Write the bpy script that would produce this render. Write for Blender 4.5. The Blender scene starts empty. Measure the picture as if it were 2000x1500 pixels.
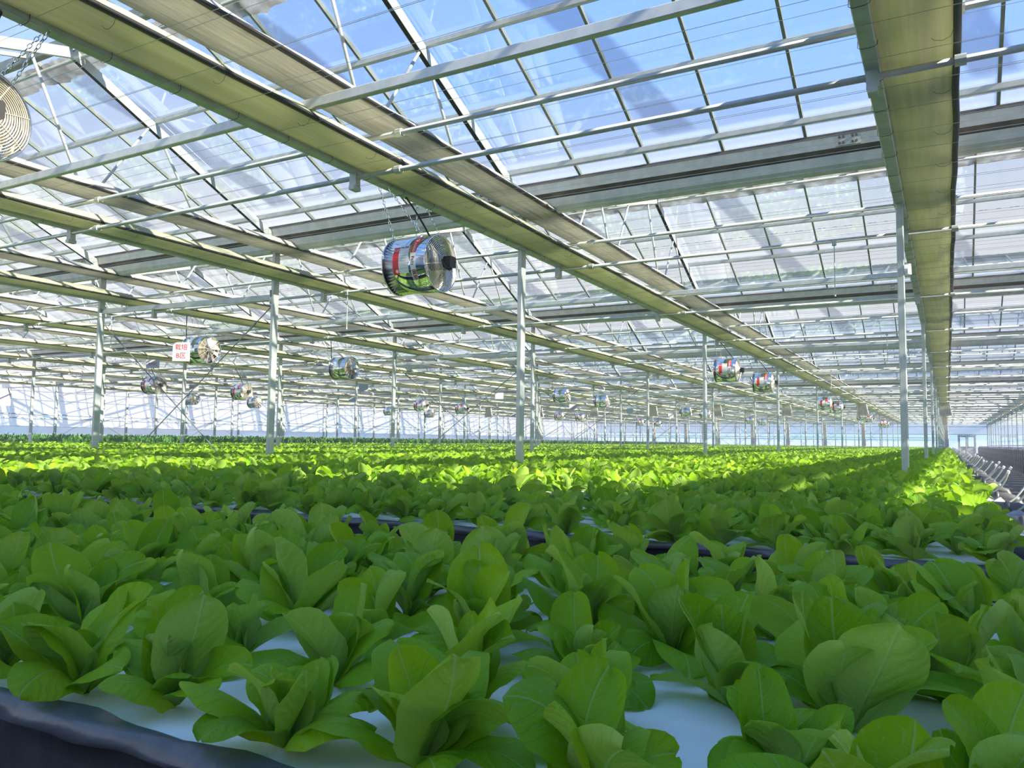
import bpy, bmesh, math, random
import numpy as np
from mathutils import Matrix, Vector

random.seed(7)
rng = np.random.default_rng(11)
SC = bpy.context.scene
COL = SC.collection
PI = math.pi

# ------------------------------------------------------------------ camera, sky, sun, exposure
EYE = 1.15                                        # eye height above the floor; heights below are floor + EYE
def cam_matrix(yaw, pitch, roll, loc):
    cy, sy, cp, sp = math.cos(yaw), math.sin(yaw), math.cos(pitch), math.sin(pitch)
    f = Vector((-sy*cp, cy*cp, sp)); r = Vector((cy, sy, 0)); u = r.cross(f)
    cr, sr = math.cos(roll), math.sin(roll)
    r2 = cr*r + sr*u; u2 = -sr*r + cr*u
    m = Matrix((r2, u2, -f)).transposed().to_4x4(); m.translation = loc
    return m
cam_d = bpy.data.cameras.new('camera'); cam = bpy.data.objects.new('camera', cam_d); COL.objects.link(cam)
cam_d.sensor_width = 36.0; cam_d.lens = 1528.6/2000*36.0; cam_d.clip_start = 0.05; cam_d.clip_end = 4000
cam.matrix_world = cam_matrix(0.5076, 0.0716, 0.0123, (0, 0, EYE))
SC.camera = cam
SC.view_settings.view_transform = 'Standard'; SC.view_settings.look = 'None'
SC.view_settings.gamma = 1.0; SC.view_settings.use_curve_mapping = False
SC.view_settings.exposure = 1.08
cyc = SC.cycles
cyc.max_bounces = 5; cyc.diffuse_bounces = 3; cyc.glossy_bounces = 3; cyc.transmission_bounces = 3
cyc.transparent_max_bounces = 40; cyc.use_denoising = True
cyc.use_adaptive_sampling = True; cyc.adaptive_threshold = 0.03
cyc.caustics_reflective = False; cyc.caustics_refractive = False; cyc.sample_clamp_indirect = 4.0

def make_world():
    w = bpy.data.worlds.new('sky'); SC.world = w; w.use_nodes = True
    nt = w.node_tree; nt.nodes.clear(); N = nt.nodes.new; L = nt.links.new
    out = N('ShaderNodeOutputWorld'); bg = N('ShaderNodeBackground')
    tc = N('ShaderNodeTexCoord'); sep = N('ShaderNodeSeparateXYZ'); L(tc.outputs['Generated'], sep.inputs[0])
    cr = N('ShaderNodeValToRGB'); L(sep.outputs['Z'], cr.inputs[0])
    e = cr.color_ramp.elements
    e[0].position = 0.0; e[0].color = (0.40, 0.66, 0.86, 1)
    e[1].position = 1.0; e[1].color = (0.12, 0.26, 0.60, 1)
    for p, c in ((0.022, (0.42, 0.68, 0.88, 1)), (0.05, (0.56, 0.555, 0.56, 1)), (0.25, (0.52, 0.535, 0.57, 1)),
                 (0.42, (0.22, 0.38, 0.74, 1)), (0.65, (0.14, 0.30, 0.69, 1))):
        k = e.new(p); k.color = c
    # stretched cloud streaks
    mp = N('ShaderNodeMapping'); mp.inputs['Scale'].default_value = (2.2, 2.2, 7.5); L(tc.outputs['Generated'], mp.inputs[0])
    nz = N('ShaderNodeTexNoise'); nz.inputs['Scale'].default_value = 1.3; nz.inputs['Detail'].default_value = 3; L(mp.outputs[0], nz.inputs['Vector'])
    rg = N('ShaderNodeMapRange'); rg.inputs['From Min'].default_value = 0.47; rg.inputs['From Max'].default_value = 0.72; L(nz.outputs['Fac'], rg.inputs['Value'])
    hz = N('ShaderNodeMapRange'); hz.inputs['From Min'].default_value = 0.5; hz.inputs['From Max'].default_value = 0.06
    hz.inputs['To Min'].default_value = 0.05; hz.inputs['To Max'].default_value = 0.7; L(sep.outputs['Z'], hz.inputs['Value'])
    mu = N('ShaderNodeMath'); mu.operation = 'MULTIPLY'; L(rg.outputs[0], mu.inputs[0]); L(hz.outputs[0], mu.inputs[1])
    mx = N('ShaderNodeMix'); mx.data_type = 'RGBA'; L(mu.outputs[0], mx.inputs['Factor']); L(cr.outputs['Color'], mx.inputs['A'])
    mx.inputs['B'].default_value = (0.66, 0.66, 0.69, 1)
    L(mx.outputs['Result'], bg.inputs['Color']); bg.inputs['Strength'].default_value = 0.84
    L(bg.outputs[0], out.inputs['Surface'])
make_world()

SUN_EL, SUN_AZ = math.radians(30), math.radians(8)    # low sun from the aisle side
sun_d = bpy.data.lights.new('sun', 'SUN'); sun_d.energy = 7.0; sun_d.angle = math.radians(0.6); sun_d.color = (1.0, 0.92, 0.76)
sun = bpy.data.objects.new('sun', sun_d); COL.objects.link(sun)
sv = Vector((math.cos(SUN_EL)*math.cos(SUN_AZ), -math.cos(SUN_EL)*math.sin(SUN_AZ), math.sin(SUN_EL)))
sun.rotation_mode = 'QUATERNION'; sun.rotation_quaternion = sv.to_track_quat('Z', 'Y'); sun.location = (8, -6, 12)

# ------------------------------------------------------------------ materials
def mat(name, col, rough=0.5, metal=0.0, spec=0.5, noise=None, bump=None, stretch=None, col2=None):
    """plain procedural material: base colour, optional second colour through noise, optional bump"""
    m = bpy.data.materials.new(name); m.use_nodes = True
    nt = m.node_tree; N = nt.nodes.new; L = nt.links.new
    b = nt.nodes['Principled BSDF']
    b.inputs['Base Color'].default_value = (*col, 1); b.inputs['Roughness'].default_value = rough
    b.inputs['Metallic'].default_value = metal; b.inputs['Specular IOR Level'].default_value = spec
    if noise or bump:
        tc = N('ShaderNodeTexCoord'); mp = N('ShaderNodeMapping'); L(tc.outputs['Object'], mp.inputs[0])
        mp.inputs['Scale'].default_value = stretch or (1, 1, 1)
        nz = N('ShaderNodeTexNoise'); nz.inputs['Scale'].default_value = noise or bump[0]; nz.inputs['Detail'].default_value = 4
        L(mp.outputs[0], nz.inputs['Vector'])
        if noise:
            c2 = col2 or tuple(c*0.72 for c in col)
            r = N('ShaderNodeMapRange'); r.inputs['From Min'].default_value = 0.36; r.inputs['From Max'].default_value = 0.64
            L(nz.outputs['Fac'], r.inputs['Value'])
            mx = N('ShaderNodeMix'); mx.data_type = 'RGBA'; L(r.outputs[0], mx.inputs['Factor'])
            mx.inputs['A'].default_value = (*col, 1); mx.inputs['B'].default_value = (*c2, 1)
            L(mx.outputs['Result'], b.inputs['Base Color'])
        if bump:
            bp = N('ShaderNodeBump'); bp.inputs['Strength'].default_value = bump[1]; bp.inputs['Distance'].default_value = 0.02
            n2 = N('ShaderNodeTexNoise'); n2.inputs['Scale'].default_value = bump[0]; n2.inputs['Detail'].default_value = 5
            L(mp.outputs[0], n2.inputs['Vector']); L(n2.outputs['Fac'], bp.inputs['Height']); L(bp.outputs[0], b.inputs['Normal'])
    return m

def leaf_mat(name, dark, light, under, per_object=True):
    m = bpy.data.materials.new(name); m.use_nodes = True
    nt = m.node_tree; nt.nodes.clear(); N = nt.nodes.new; L = nt.links.new
    out = N('ShaderNodeOutputMaterial')
    if per_object:
        oi = N('ShaderNodeObjectInfo'); rnd = oi.outputs['Random']
    else:
        at = N('ShaderNodeAttribute'); at.attribute_name = 'tint'; rnd = at.outputs['Fac']
    c = N('ShaderNodeMix'); c.data_type = 'RGBA'; L(rnd, c.inputs['Factor'])
    c.inputs['A'].default_value = (*dark, 1); c.inputs['B'].default_value = (*light, 1)
    col = c.outputs['Result']; normal = None
    if per_object:
        uv = N('ShaderNodeUVMap'); uv.uv_map = 'UVMap'; s = N('ShaderNodeSeparateXYZ'); L(uv.outputs[0], s.inputs[0])
        def M(op, a, b=None, c3=None):
            n = N('ShaderNodeMath'); n.operation = op
            for i, v in enumerate((a, b, c3)):
                if v is None: continue
                if isinstance(v, (int, float)): n.inputs[i].default_value = v
                else: L(v, n.inputs[i])
            return n.outputs[0]
        ax = M('ABSOLUTE', M('SUBTRACT', s.outputs['X'], 0.5))
        mid = N('ShaderNodeMapRange'); mid.inputs['From Min'].default_value = 0.014; mid.inputs['From Max'].default_value = 0.002; L(ax, mid.inputs['Value'])
        nz = N('ShaderNodeTexNoise'); nz.inputs['Scale'].default_value = 9; nz.inputs['Detail'].default_value = 3; L(uv.outputs[0], nz.inputs['Vector'])
        ph = M('ADD', M('SUBTRACT', M('MULTIPLY', s.outputs['Y'], 7.0), M('MULTIPLY', ax, 9.0)), M('MULTIPLY', nz.outputs['Fac'], 1.5))
        fr = M('ABSOLUTE', M('SUBTRACT', M('FRACT', ph), 0.5))
        lat = N('ShaderNodeMapRange'); lat.inputs['From Min'].default_value = 0.10; lat.inputs['From Max'].default_value = 0.01; L(fr, lat.inputs['Value'])
        vein = M('MAXIMUM', mid.outputs[0], M('MULTIPLY', lat.outputs[0], 0.34))
        vm = N('ShaderNodeMix'); vm.data_type = 'RGBA'; L(M('MULTIPLY', vein, 0.42), vm.inputs['Factor']); L(col, vm.inputs['A'])
        vm.inputs['B'].default_value = (0.42, 0.58, 0.22, 1); col = vm.outputs['Result']
        bp = N('ShaderNodeBump'); bp.inputs['Strength'].default_value = 0.5; bp.inputs['Distance'].default_value = 0.003
        h = M('SUBTRACT', M('MULTIPLY', M('SINE', M('MULTIPLY', ph, 6.283)), -0.25), M('MULTIPLY', vein, 0.8))
        L(h, bp.inputs['Height']); normal = bp.outputs[0]
    geo = N('ShaderNodeNewGeometry')                     # pale underside of the leaf
    um = N('ShaderNodeMix'); um.data_type = 'RGBA'; L(geo.outputs['Backfacing'], um.inputs['Factor']); L(col, um.inputs['A'])
    uu = N('ShaderNodeMix'); uu.data_type = 'RGBA'; uu.inputs['Factor'].default_value = 0.7; L(col, uu.inputs['A']); uu.inputs['B'].default_value = (*under, 1)
    L(uu.outputs['Result'], um.inputs['B'])
    b = N('ShaderNodeBsdfPrincipled'); b.inputs['Roughness'].default_value = 0.5; b.inputs['Specular IOR Level'].default_value = 0.22
    L(um.outputs['Result'], b.inputs['Base Color'])
    tr = N('ShaderNodeBsdfTranslucent')
    hs = N('ShaderNodeHueSaturation'); hs.inputs['Value'].default_value = 1.5; hs.inputs['Hue'].default_value = 0.485; L(col, hs.inputs['Color']); L(hs.outputs[0], tr.inputs['Color'])
    if normal: L(normal, b.inputs['Normal'])
    mx = N('ShaderNodeMixShader'); mx.inputs[0].default_value = 0.34; L(b.outputs[0], mx.inputs[1]); L(tr.outputs[0], mx.inputs[2])
    L(mx.outputs[0], out.inputs['Surface'])
    return m

def film_mat(name, clear, dust, dustcol, refl, roof=False):
    """clear glazing: straight-through, a Fresnel mirror part and a thin dust veil"""
    m = bpy.data.materials.new(name); m.use_nodes = True
    nt = m.node_tree; nt.nodes.clear(); N = nt.nodes.new; L = nt.links.new
    out = N('ShaderNodeOutputMaterial'); t = N('ShaderNodeBsdfTransparent'); t.inputs[0].default_value = (*clear, 1)
    g = N('ShaderNodeBsdfGlossy'); g.inputs['Roughness'].default_value = 0.03; g.inputs['Color'].default_value = (0.95, 0.97, 1, 1)
    fr = N('ShaderNodeFresnel'); fr.inputs['IOR'].default_value = 1.45
    k = N('ShaderNodeMath'); k.operation = 'MULTIPLY'; k.inputs[1].default_value = refl; L(fr.outputs[0], k.inputs[0])
    m1 = N('ShaderNodeMixShader'); L(k.outputs[0], m1.inputs[0]); L(t.outputs[0], m1.inputs[1]); L(g.outputs[0], m1.inputs[2])
    tl = N('ShaderNodeBsdfTranslucent'); tl.inputs[0].default_value = (*dustcol, 1)
    df = N('ShaderNodeBsdfDiffuse'); df.inputs[0].default_value = (*dustcol, 1)
    m2 = N('ShaderNodeMixShader'); m2.inputs[0].default_value = 0.35; L(tl.outputs[0], m2.inputs[1]); L(df.outputs[0], m2.inputs[2])
    m3 = N('ShaderNodeMixShader')
    tc = N('ShaderNodeTexCoord'); nz = N('ShaderNodeTexNoise'); nz.inputs['Scale'].default_value = 0.5; nz.inputs['Detail'].default_value = 1; L(tc.outputs['Object'], nz.inputs['Vector'])
    dr = N('ShaderNodeMapRange'); dr.inputs['From Min'].default_value = 0.3; dr.inputs['From Max'].default_value = 0.75
    dr.inputs['To Min'].default_value = dust*0.85; dr.inputs['To Max'].default_value = dust*1.2; L(nz.outputs['Fac'], dr.inputs['Value'])
    veil = dr.outputs[0]
    if roof:                                            # soft-edged grey bands running down the film, paler veil beside the gutter
        def M(op, a, b_=None):
            n = N('ShaderNodeMath'); n.operation = op
            for i, v in enumerate((a, b_)):
                if v is None: continue
                if isinstance(v, (int, float)): n.inputs[i].default_value = v
                else: L(v, n.inputs[i])
            return n.outputs[0]
        def SM(v, a, b_):
            n = N('ShaderNodeMapRange'); n.interpolation_type = 'SMOOTHSTEP'; n.inputs['From Min'].default_value = a; n.inputs['From Max'].default_value = b_; L(v, n.inputs['Value']); return n.outputs[0]
        ge = N('ShaderNodeNewGeometry'); sp = N('ShaderNodeSeparateXYZ'); L(ge.outputs['Position'], sp.inputs[0])
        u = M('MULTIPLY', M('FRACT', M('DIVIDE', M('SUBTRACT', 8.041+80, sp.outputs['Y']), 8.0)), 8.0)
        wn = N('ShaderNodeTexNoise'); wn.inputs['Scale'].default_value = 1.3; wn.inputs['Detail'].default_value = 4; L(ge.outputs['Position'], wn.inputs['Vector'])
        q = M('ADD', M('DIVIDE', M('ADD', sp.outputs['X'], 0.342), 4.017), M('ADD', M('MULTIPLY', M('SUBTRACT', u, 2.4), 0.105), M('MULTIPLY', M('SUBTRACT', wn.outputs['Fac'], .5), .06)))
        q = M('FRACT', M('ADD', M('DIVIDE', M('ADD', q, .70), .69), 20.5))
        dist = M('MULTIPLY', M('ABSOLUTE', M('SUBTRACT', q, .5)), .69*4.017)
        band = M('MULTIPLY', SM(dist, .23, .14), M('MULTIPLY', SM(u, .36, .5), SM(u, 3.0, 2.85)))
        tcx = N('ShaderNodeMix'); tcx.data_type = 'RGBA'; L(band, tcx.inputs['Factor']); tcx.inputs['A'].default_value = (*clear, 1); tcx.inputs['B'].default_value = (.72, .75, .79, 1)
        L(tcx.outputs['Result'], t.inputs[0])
        low = M('MULTIPLY', SM(u, .40, .36), .10)  # whitening from the next roof behind, painted into the low glass
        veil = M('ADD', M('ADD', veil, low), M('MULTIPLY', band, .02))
    L(veil, m3.inputs[0]); L(m1.outputs[0], m3.inputs[1]); L(m2.outputs[0], m3.inputs[2])
    L(m3.outputs[0], out.inputs['Surface'])
    return m

def white_sheet_mat(name, col, through):
    m = bpy.data.materials.new(name); m.use_nodes = True
    nt = m.node_tree; nt.nodes.clear(); N = nt.nodes.new; L = nt.links.new
    out = N('ShaderNodeOutputMaterial'); d = N('ShaderNodeBsdfDiffuse'); d.inputs[0].default_value = (*col, 1)
    t = N('ShaderNodeBsdfTranslucent'); t.inputs[0].default_value = (*col, 1)
    x = N('ShaderNodeMixShader'); x.inputs[0].default_value = through; L(d.outputs[0], x.inputs[1]); L(t.outputs[0], x.inputs[2])
    L(x.outputs[0], out.inputs['Surface'])
    return m

STEEL = mat('galvanised_steel', (0.56, 0.60, 0.57), 0.42, 0.30, noise=7, col2=(0.44, 0.49, 0.46))
STEEL_DULL = mat('dark_steel', (0.26, 0.29, 0.27), 0.5, 0.35, noise=6, col2=(0.18, 0.21, 0.19))  # darker steel; the glazing bars' backlit darkness is put into this colour
ALU = mat('bare_aluminium', (0.62, 0.64, 0.61), 0.40, 0.35, noise=12, col2=(0.52, 0.55, 0.52))
SEAL = mat('dark_seal_strip', (0.09, 0.075, 0.06), 0.75, noise=5, col2=(0.15, 0.13, 0.11))
BLACK = mat('black_plastic', (0.012, 0.012, 0.013), 0.5)
RUBBER = mat('black_rubber', (0.018, 0.018, 0.02), 0.65)
WIRE = mat('stainless_wire', (0.42, 0.45, 0.45), 0.35, 0.7)
CHROME = mat('polished_stainless', (0.80, 0.81, 0.82), 0.07, 1.0)
GRILLE = mat('fan_guard_wire', (0.74, 0.69, 0.58), 0.4, 0.6)
VANE = mat('fan_vane_steel', (0.74, 0.68, 0.58), 0.38, 0.9)
def cloth_mat(name, c1, c2, scale, stretch, through, bumps):
    m = mat(name, c1, 0.85, noise=scale, col2=c2, stretch=stretch, bump=bumps, spec=0.2)
    nt = m.node_tree; b = nt.nodes['Principled BSDF']; out = nt.nodes['Material Output']; src = b.inputs['Base Color'].links[0].from_socket
    t = nt.nodes.new('ShaderNodeBsdfTranslucent'); x = nt.nodes.new('ShaderNodeMixShader'); x.inputs[0].default_value = through
    nt.links.new(src, t.inputs[0]); nt.links.new(b.outputs[0], x.inputs[1]); nt.links.new(t.outputs[0], x.inputs[2]); nt.links.new(x.outputs[0], out.inputs['Surface'])
    return m
FABRIC = cloth_mat('cream_screen_fabric', (0.70, 0.68, 0.50), (0.60, 0.63, 0.40), 3.5, (9, 0.35, 4), 0.4, (14, 0.2))
FABRIC_UP = cloth_mat('pleated_screen_fabric', (0.76, 0.75, 0.67), (0.58, 0.56, 0.50), 9, (9, 0.3, 6), 0.38, (22, 0.5))
FOAM = cloth_mat('ragged_foam_strip', (0.86, 0.86, 0.86), (0.62, 0.58, 0.54), 7, (1, 1, 1), 0.6, (30, 0.6))
DRAPE = white_sheet_mat('cream_drape_cloth', (0.93, 0.91, 0.84), 0.6)
BOARD = mat('white_foam_board', (0.88, 0.90, 0.82), 0.6, noise=14, col2=(0.79, 0.83, 0.74), spec=0.25)
BOARD_OLD = mat('empty_grey_board', (0.50, 0.53, 0.58), 0.6, noise=3, col2=(0.42, 0.45, 0.50), stretch=(0.2, 2, 1))
LINER = mat('black_bed_liner', (0.045, 0.048, 0.050), 0.42, noise=4, col2=(0.02, 0.021, 0.022), bump=(9, 0.5), stretch=(1, 1, 0.4))
SKIRT = mat('matt_black_skirt', (0.012, 0.013, 0.017), 0.75, noise=6, col2=(0.05, 0.05, 0.06), stretch=(6, 6, .3))
LINER_LIP = mat('grey_liner_lip', (0.115, 0.122, 0.128), 0.36, noise=6, col2=(0.085, 0.092, 0.098), bump=(10, 0.35))
FLAP = mat('grey_white_liner_flap', (0.50, 0.52, 0.55), 0.45, noise=7, col2=(0.25, 0.27, 0.29), bump=(12, 0.6))
COVER = mat('lilac_grey_cover', (0.30, 0.30, 0.38), 0.5, noise=9, col2=(0.10, 0.10, 0.13), bump=(9, 0.8))
PIPEGREY = mat('dark_grey_pipe', (0.10, 0.10, 0.10), 0.45)
TUBE = mat('pale_hose', (0.42, 0.45, 0.42), 0.35)
TIP = mat('white_hose_tip', (0.9, 0.9, 0.9), 0.3)
FLOOR = mat('dark_weed_cloth', (0.026, 0.027, 0.038), 0.8, noise=3, col2=(0.040, 0.042, 0.055), stretch=(1, 0.4, 1))
CABLE = mat('black_cable', (0.01, 0.01, 0.01), 0.5)
RED = mat('red_label', (0.75, 0.02, 0.015), 0.4)
LABELW = mat('white_label', (0.82, 0.84, 0.84), 0.4)
LABELTXT = mat('white_print', (0.95, 0.85, 0.83), 0.4)
DARKTXT = mat('dark_print', (0.03, 0.03, 0.035), 0.5)
MAROON = mat('maroon_print', (0.22, 0.012, 0.02), 0.5)
GREYTXT = mat('grey_print', (0.62, 0.66, 0.66), 0.5)
SIGNW = mat('white_sign_board', (0.46, 0.48, 0.51), 0.5)
SIGNRED = mat('red_sign_print', (0.40, 0.008, 0.03), 0.6)
SIGNPINK = mat('pink_sign_print', (0.72, 0.20, 0.36), 0.5)
WALLWHITE = film_mat('white_wall_film', (0.95, 0.95, 0.97), 0.40, (0.84, 0.82, 0.84), 0.3)
DOORFR = mat('grey_door_metal', (0.74, 0.74, 0.76), 0.5)
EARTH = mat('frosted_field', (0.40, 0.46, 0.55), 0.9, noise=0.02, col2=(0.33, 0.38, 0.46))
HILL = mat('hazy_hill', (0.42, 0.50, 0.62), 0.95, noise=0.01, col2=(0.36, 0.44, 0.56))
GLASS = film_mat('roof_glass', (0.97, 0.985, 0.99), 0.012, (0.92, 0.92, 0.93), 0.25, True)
GLASSW = film_mat('wall_glass', (0.96, 0.98, 0.99), 0.05, (0.86, 0.86, 0.90), 0.6)
LEAF = leaf_mat('lettuce_leaf', (0.150, 0.345, 0.006), (0.275, 0.475, 0.012), (0.40, 0.59, 0.14))
LEAF_FAR = leaf_mat('lettuce_leaf_far', (0.180, 0.385, 0.008), (0.320, 0.530, 0.016), (0.40, 0.56, 0.14), per_object=False)
LEAF_DARK = leaf_mat('tall_crop_leaf', (0.045, 0.170, 0.022), (0.095, 0.260, 0.036), (0.11, 0.26, 0.08), per_object=False)

# ------------------------------------------------------------------ helpers
class MB:
    """collects vertices and faces for one mesh"""
    def __init__(s): s.v = []; s.f = []; s.m = []
    def add(s, vs, fs, mi=0):
        o = len(s.v); s.v += [tuple(p) for p in vs]; s.f += [tuple(i+o for i in f) for f in fs]; s.m += [mi]*len(fs)
    def box(s, x0, x1, y0, y1, z0, z1, mi=0):
        s.add([(x0,y0,z0),(x1,y0,z0),(x1,y1,z0),(x0,y1,z0),(x0,y0,z1),(x1,y0,z1),(x1,y1,z1),(x0,y1,z1)],
              [(0,3,2,1),(4,5,6,7),(0,1,5,4),(1,2,6,5),(2,3,7,6),(3,0,4,7)], mi)
    def bevbox(s, x0, x1, y0, y1, z0, z1, c, axis='z', mi=0):
        """box with chamfered long edges along one axis"""
        if axis == 'z': A, B, (e0, e1) = (x0, x1), (y0, y1), (z0, z1); put = lambda a, b, t: (a, b, t)
        elif axis == 'x': A, B, (e0, e1) = (y0, y1), (z0, z1), (x0, x1); put = lambda a, b, t: (t, a, b)
        else: A, B, (e0, e1) = (z0, z1), (x0, x1), (y0, y1); put = lambda a, b, t: (b, t, a)
        pr = [(A[0]+c,B[0]),(A[1]-c,B[0]),(A[1],B[0]+c),(A[1],B[1]-c),(A[1]-c,B[1]),(A[0]+c,B[1]),(A[0],B[1]-c),(A[0],B[0]+c)]
        vs = [put(a, b, e0) for a, b in pr] + [put(a, b, e1) for a, b in pr]
        fs = [(i, (i+1) % 8, 8+(i+1) % 8, 8+i) for i in range(8)] + [tuple(range(7, -1, -1)), tuple(range(8, 16))]
        s.add(vs, fs, mi)
    def tube(s, pts, r, n=8, mi=0, cap=True):
        pts = [Vector(p) for p in pts]; rs = r if isinstance(r, (list, tuple)) else [r]*len(pts)
        vs = []; a = None
        for i, p in enumerate(pts):
            d = (pts[min(i+1, len(pts)-1)] - pts[max(i-1, 0)]).normalized()
            if a is None: a = d.orthogonal().normalized()
            else:
                a = (a - d*a.dot(d)).normalized()
            b = d.cross(a)
            vs += [p + rs[i]*(math.cos(2*PI*k/n)*a + math.sin(2*PI*k/n)*b) for k in range(n)]
        fs = [(i*n+k, i*n+(k+1) % n, (i+1)*n+(k+1) % n, (i+1)*n+k) for i in range(len(pts)-1) for k in range(n)]
        if cap: fs += [tuple(range(n-1, -1, -1)), tuple((len(pts)-1)*n+k for k in range(n))]
        s.add(vs, fs, mi)
    def bar(s, p, q, w, h, mi=0):
        """rectangular bar from p to q, w sideways, h in the up direction"""
        p, q = Vector(p), Vector(q); d = (q-p).normalized()
        side = d.cross(Vector((0, 0, 1)));
        if side.length < 1e-4: side = Vector((1, 0, 0))
        side.normalize(); up = side.cross(d)
        c = [(-w/2, -h/2), (w/2, -h/2), (w/2, h/2), (-w/2, h/2)]
        s.add([p+side*a+up*b for a, b in c] + [q+side*a+up*b for a, b in c],
              [(3,2,1,0), (4,5,6,7), (0,1,5,4), (1,2,6,5), (2,3,7,6), (3,0,4,7)], mi)
    def prism_x(s, prof, x0, x1, mi=0):
        n = len(prof); s.add([(x0, y, z) for y, z in prof] + [(x1, y, z) for y, z in prof],
              [(i, (i+1) % n, n+(i+1) % n, n+i) for i in range(n)] + [tuple(range(n-1, -1, -1)), tuple(range(n, 2*n))], mi)
    def ring(s, c, R, r, axis='x', n=28, k=5, mi=0, a0=0.0, a1=2*PI):
        full = abs(a1-a0-2*PI) < 1e-6; m = n if full else n+1; vs = []
        for i in range(m):
            a = a0 + (a1-a0)*i/n; ca, sa = math.cos(a), math.sin(a)
            for j in range(k):
                b = 2*PI*j/k; q = R + r*math.cos(b); h = r*math.sin(b)
                vs.append((c[0]+h, c[1]+q*ca, c[2]+q*sa) if axis == 'x' else (c[0]+q*ca, c[1]+h, c[2]+q*sa) if axis == 'y' else (c[0]+q*ca, c[1]+q*sa, c[2]+h))
        fs = []
        for i in range(n):
            i2 = (i+1) % m
            for j in range(k): fs.append((i*k+j, i*k+(j+1) % k, i2*k+(j+1) % k, i2*k+j))
        s.add(vs, fs, mi)
    def mesh(s, name, mats, smooth=False):
        me = bpy.data.meshes.new(name); me.from_pydata(s.v, [], s.f)
        for m in (mats if isinstance(mats, (list, tuple)) else [mats]): me.materials.append(m)
        if any(s.m): me.polygons.foreach_set('material_index', s.m)
        if smooth: me.polygons.foreach_set('use_smooth', [True]*len(me.polygons))
        me.update(); return me

def link(name, me, parent=None, M=None):
    o = bpy.data.objects.new(name, me); COL.objects.link(o)
    if parent: o.parent = parent
    if M is not None: o.matrix_basis = M
    return o
def tag(o, label=None, cat=None, group=None, kind=None):
    if label: o['label'] = label
    if cat: o['category'] = cat
    if group: o['group'] = group
    if kind: o['kind'] = kind
    return o
def thing(name, label, cat, loc=(0, 0, 0), group=None):
    o = link(name, None); o.location = loc; o.empty_display_size = 0.1
    return tag(o, label, cat, group)
T = Matrix.Translation
ORD = ['first','second','third','fourth','fifth','sixth','seventh','eighth','ninth','tenth','eleventh','twelfth','thirteenth','fourteenth',
       'fifteenth','sixteenth','seventeenth','eighteenth','nineteenth','twentieth']
TENS = {20: 'twenty', 30: 'thirty', 40: 'forty', 50: 'fifty'}
def nth(i):                                        # i counts from zero
    if i < 20: return ORD[i]
    t, u = (i+1)//10*10, (i+1) % 10
    return (TENS[t] + '-' + ORD[u-1]) if u else TENS[t][:-1] + 'ieth'

# ------------------------------------------------------------------ plan of the house
XB, BAY, Y1, SPAN = -0.342, 4.017, 8.041, 8.0
def LX(k): return XB - k*BAY                       # truss line k (0 stands beside the aisle, 10 is the left wall, -1 the partition)
def GY(j): return Y1 + (j-1)*SPAN                  # gutter row j (12 is the far wall)
LINES = list(range(-2, 11)); ROWS = list(range(1, 13))
XL, XR, YF, YN = LX(10), LX(-2), GY(12), GY(0) - SPAN
ZB = EYE - 0.36                                    # top of the white boards
ZLOW, ZUP = EYE + 2.245, EYE + 2.60                # undersides of the lower and the upper screen bundles
def E(z): return EYE + z
RU = 3.1                                           # ridge stands 3.1 m before its gutter
def zfar(u): return E(2.97 + 0.452*u)              # glass height u metres before the gutter (far slope)
def znear(y): return E(2.97 + (0.452*RU)*(y/(SPAN-RU)))   # glass height y metres past the previous gutter
def line_words(k):
    return {-1: 'partition line right of the aisle', -2: 'outer line far right', 0: 'line beside the aisle'}.get(k, nth(k) + ' line left from the aisle')
def lw2(k): return {-1: 'glass partition line', -2: 'outer right line', 0: 'aisle line'}.get(k, nth(k-1) + ' line left of the aisle line')

# ------------------------------------------------------------------ ground, floor, hill
b = MB(); b.box(-42, 9.5, -9, 98, -0.06, 0); tag(link('floor', b.mesh('floor', FLOOR)), 'dark weed cloth floor of the greenhouse aisle', kind='structure')
b = MB(); b.box(-1500, 1500, -300, 2500, -0.5, -0.1); tag(link('ground', b.mesh('ground', EARTH)), 'pale frosted field outside', kind='structure')
b = MB(); hx = np.linspace(-1700, 900, 60)
for i in range(59):
    z0, z1 = 9+2.2*math.sin(hx[i]*0.006)+1.2*math.sin(hx[i]*0.021), 9+2.2*math.sin(hx[i+1]*0.006)+1.2*math.sin(hx[i+1]*0.021)
    b.add([(hx[i],1500,-1),(hx[i+1],1500,-1),(hx[i+1],1560,z1),(hx[i],1560,z0),(hx[i],1900,-1),(hx[i+1],1900,-1)], [(0,1,2,3),(3,2,5,4)])
tag(link('hill', b.mesh('hill', HILL)), 'low hazy hill line on the horizon', kind='structure')

# unseen block added right of the camera to shade the front beds
b = MB(); b.box(9.6, 20, -30, 1.75, 0, 9.2); b.prism_x([(-30.3, 9.2), (1.85, 9.2), (-14, 10.6)], 9.5, 20.2)
tag(link('wall_shade_block', b.mesh('wall_shade_block', mat('pale_shade_block', (.62, .62, .60), .7, noise=2))), 'unseen pale block added outside the right wall to shade the front beds', kind='structure')

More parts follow.
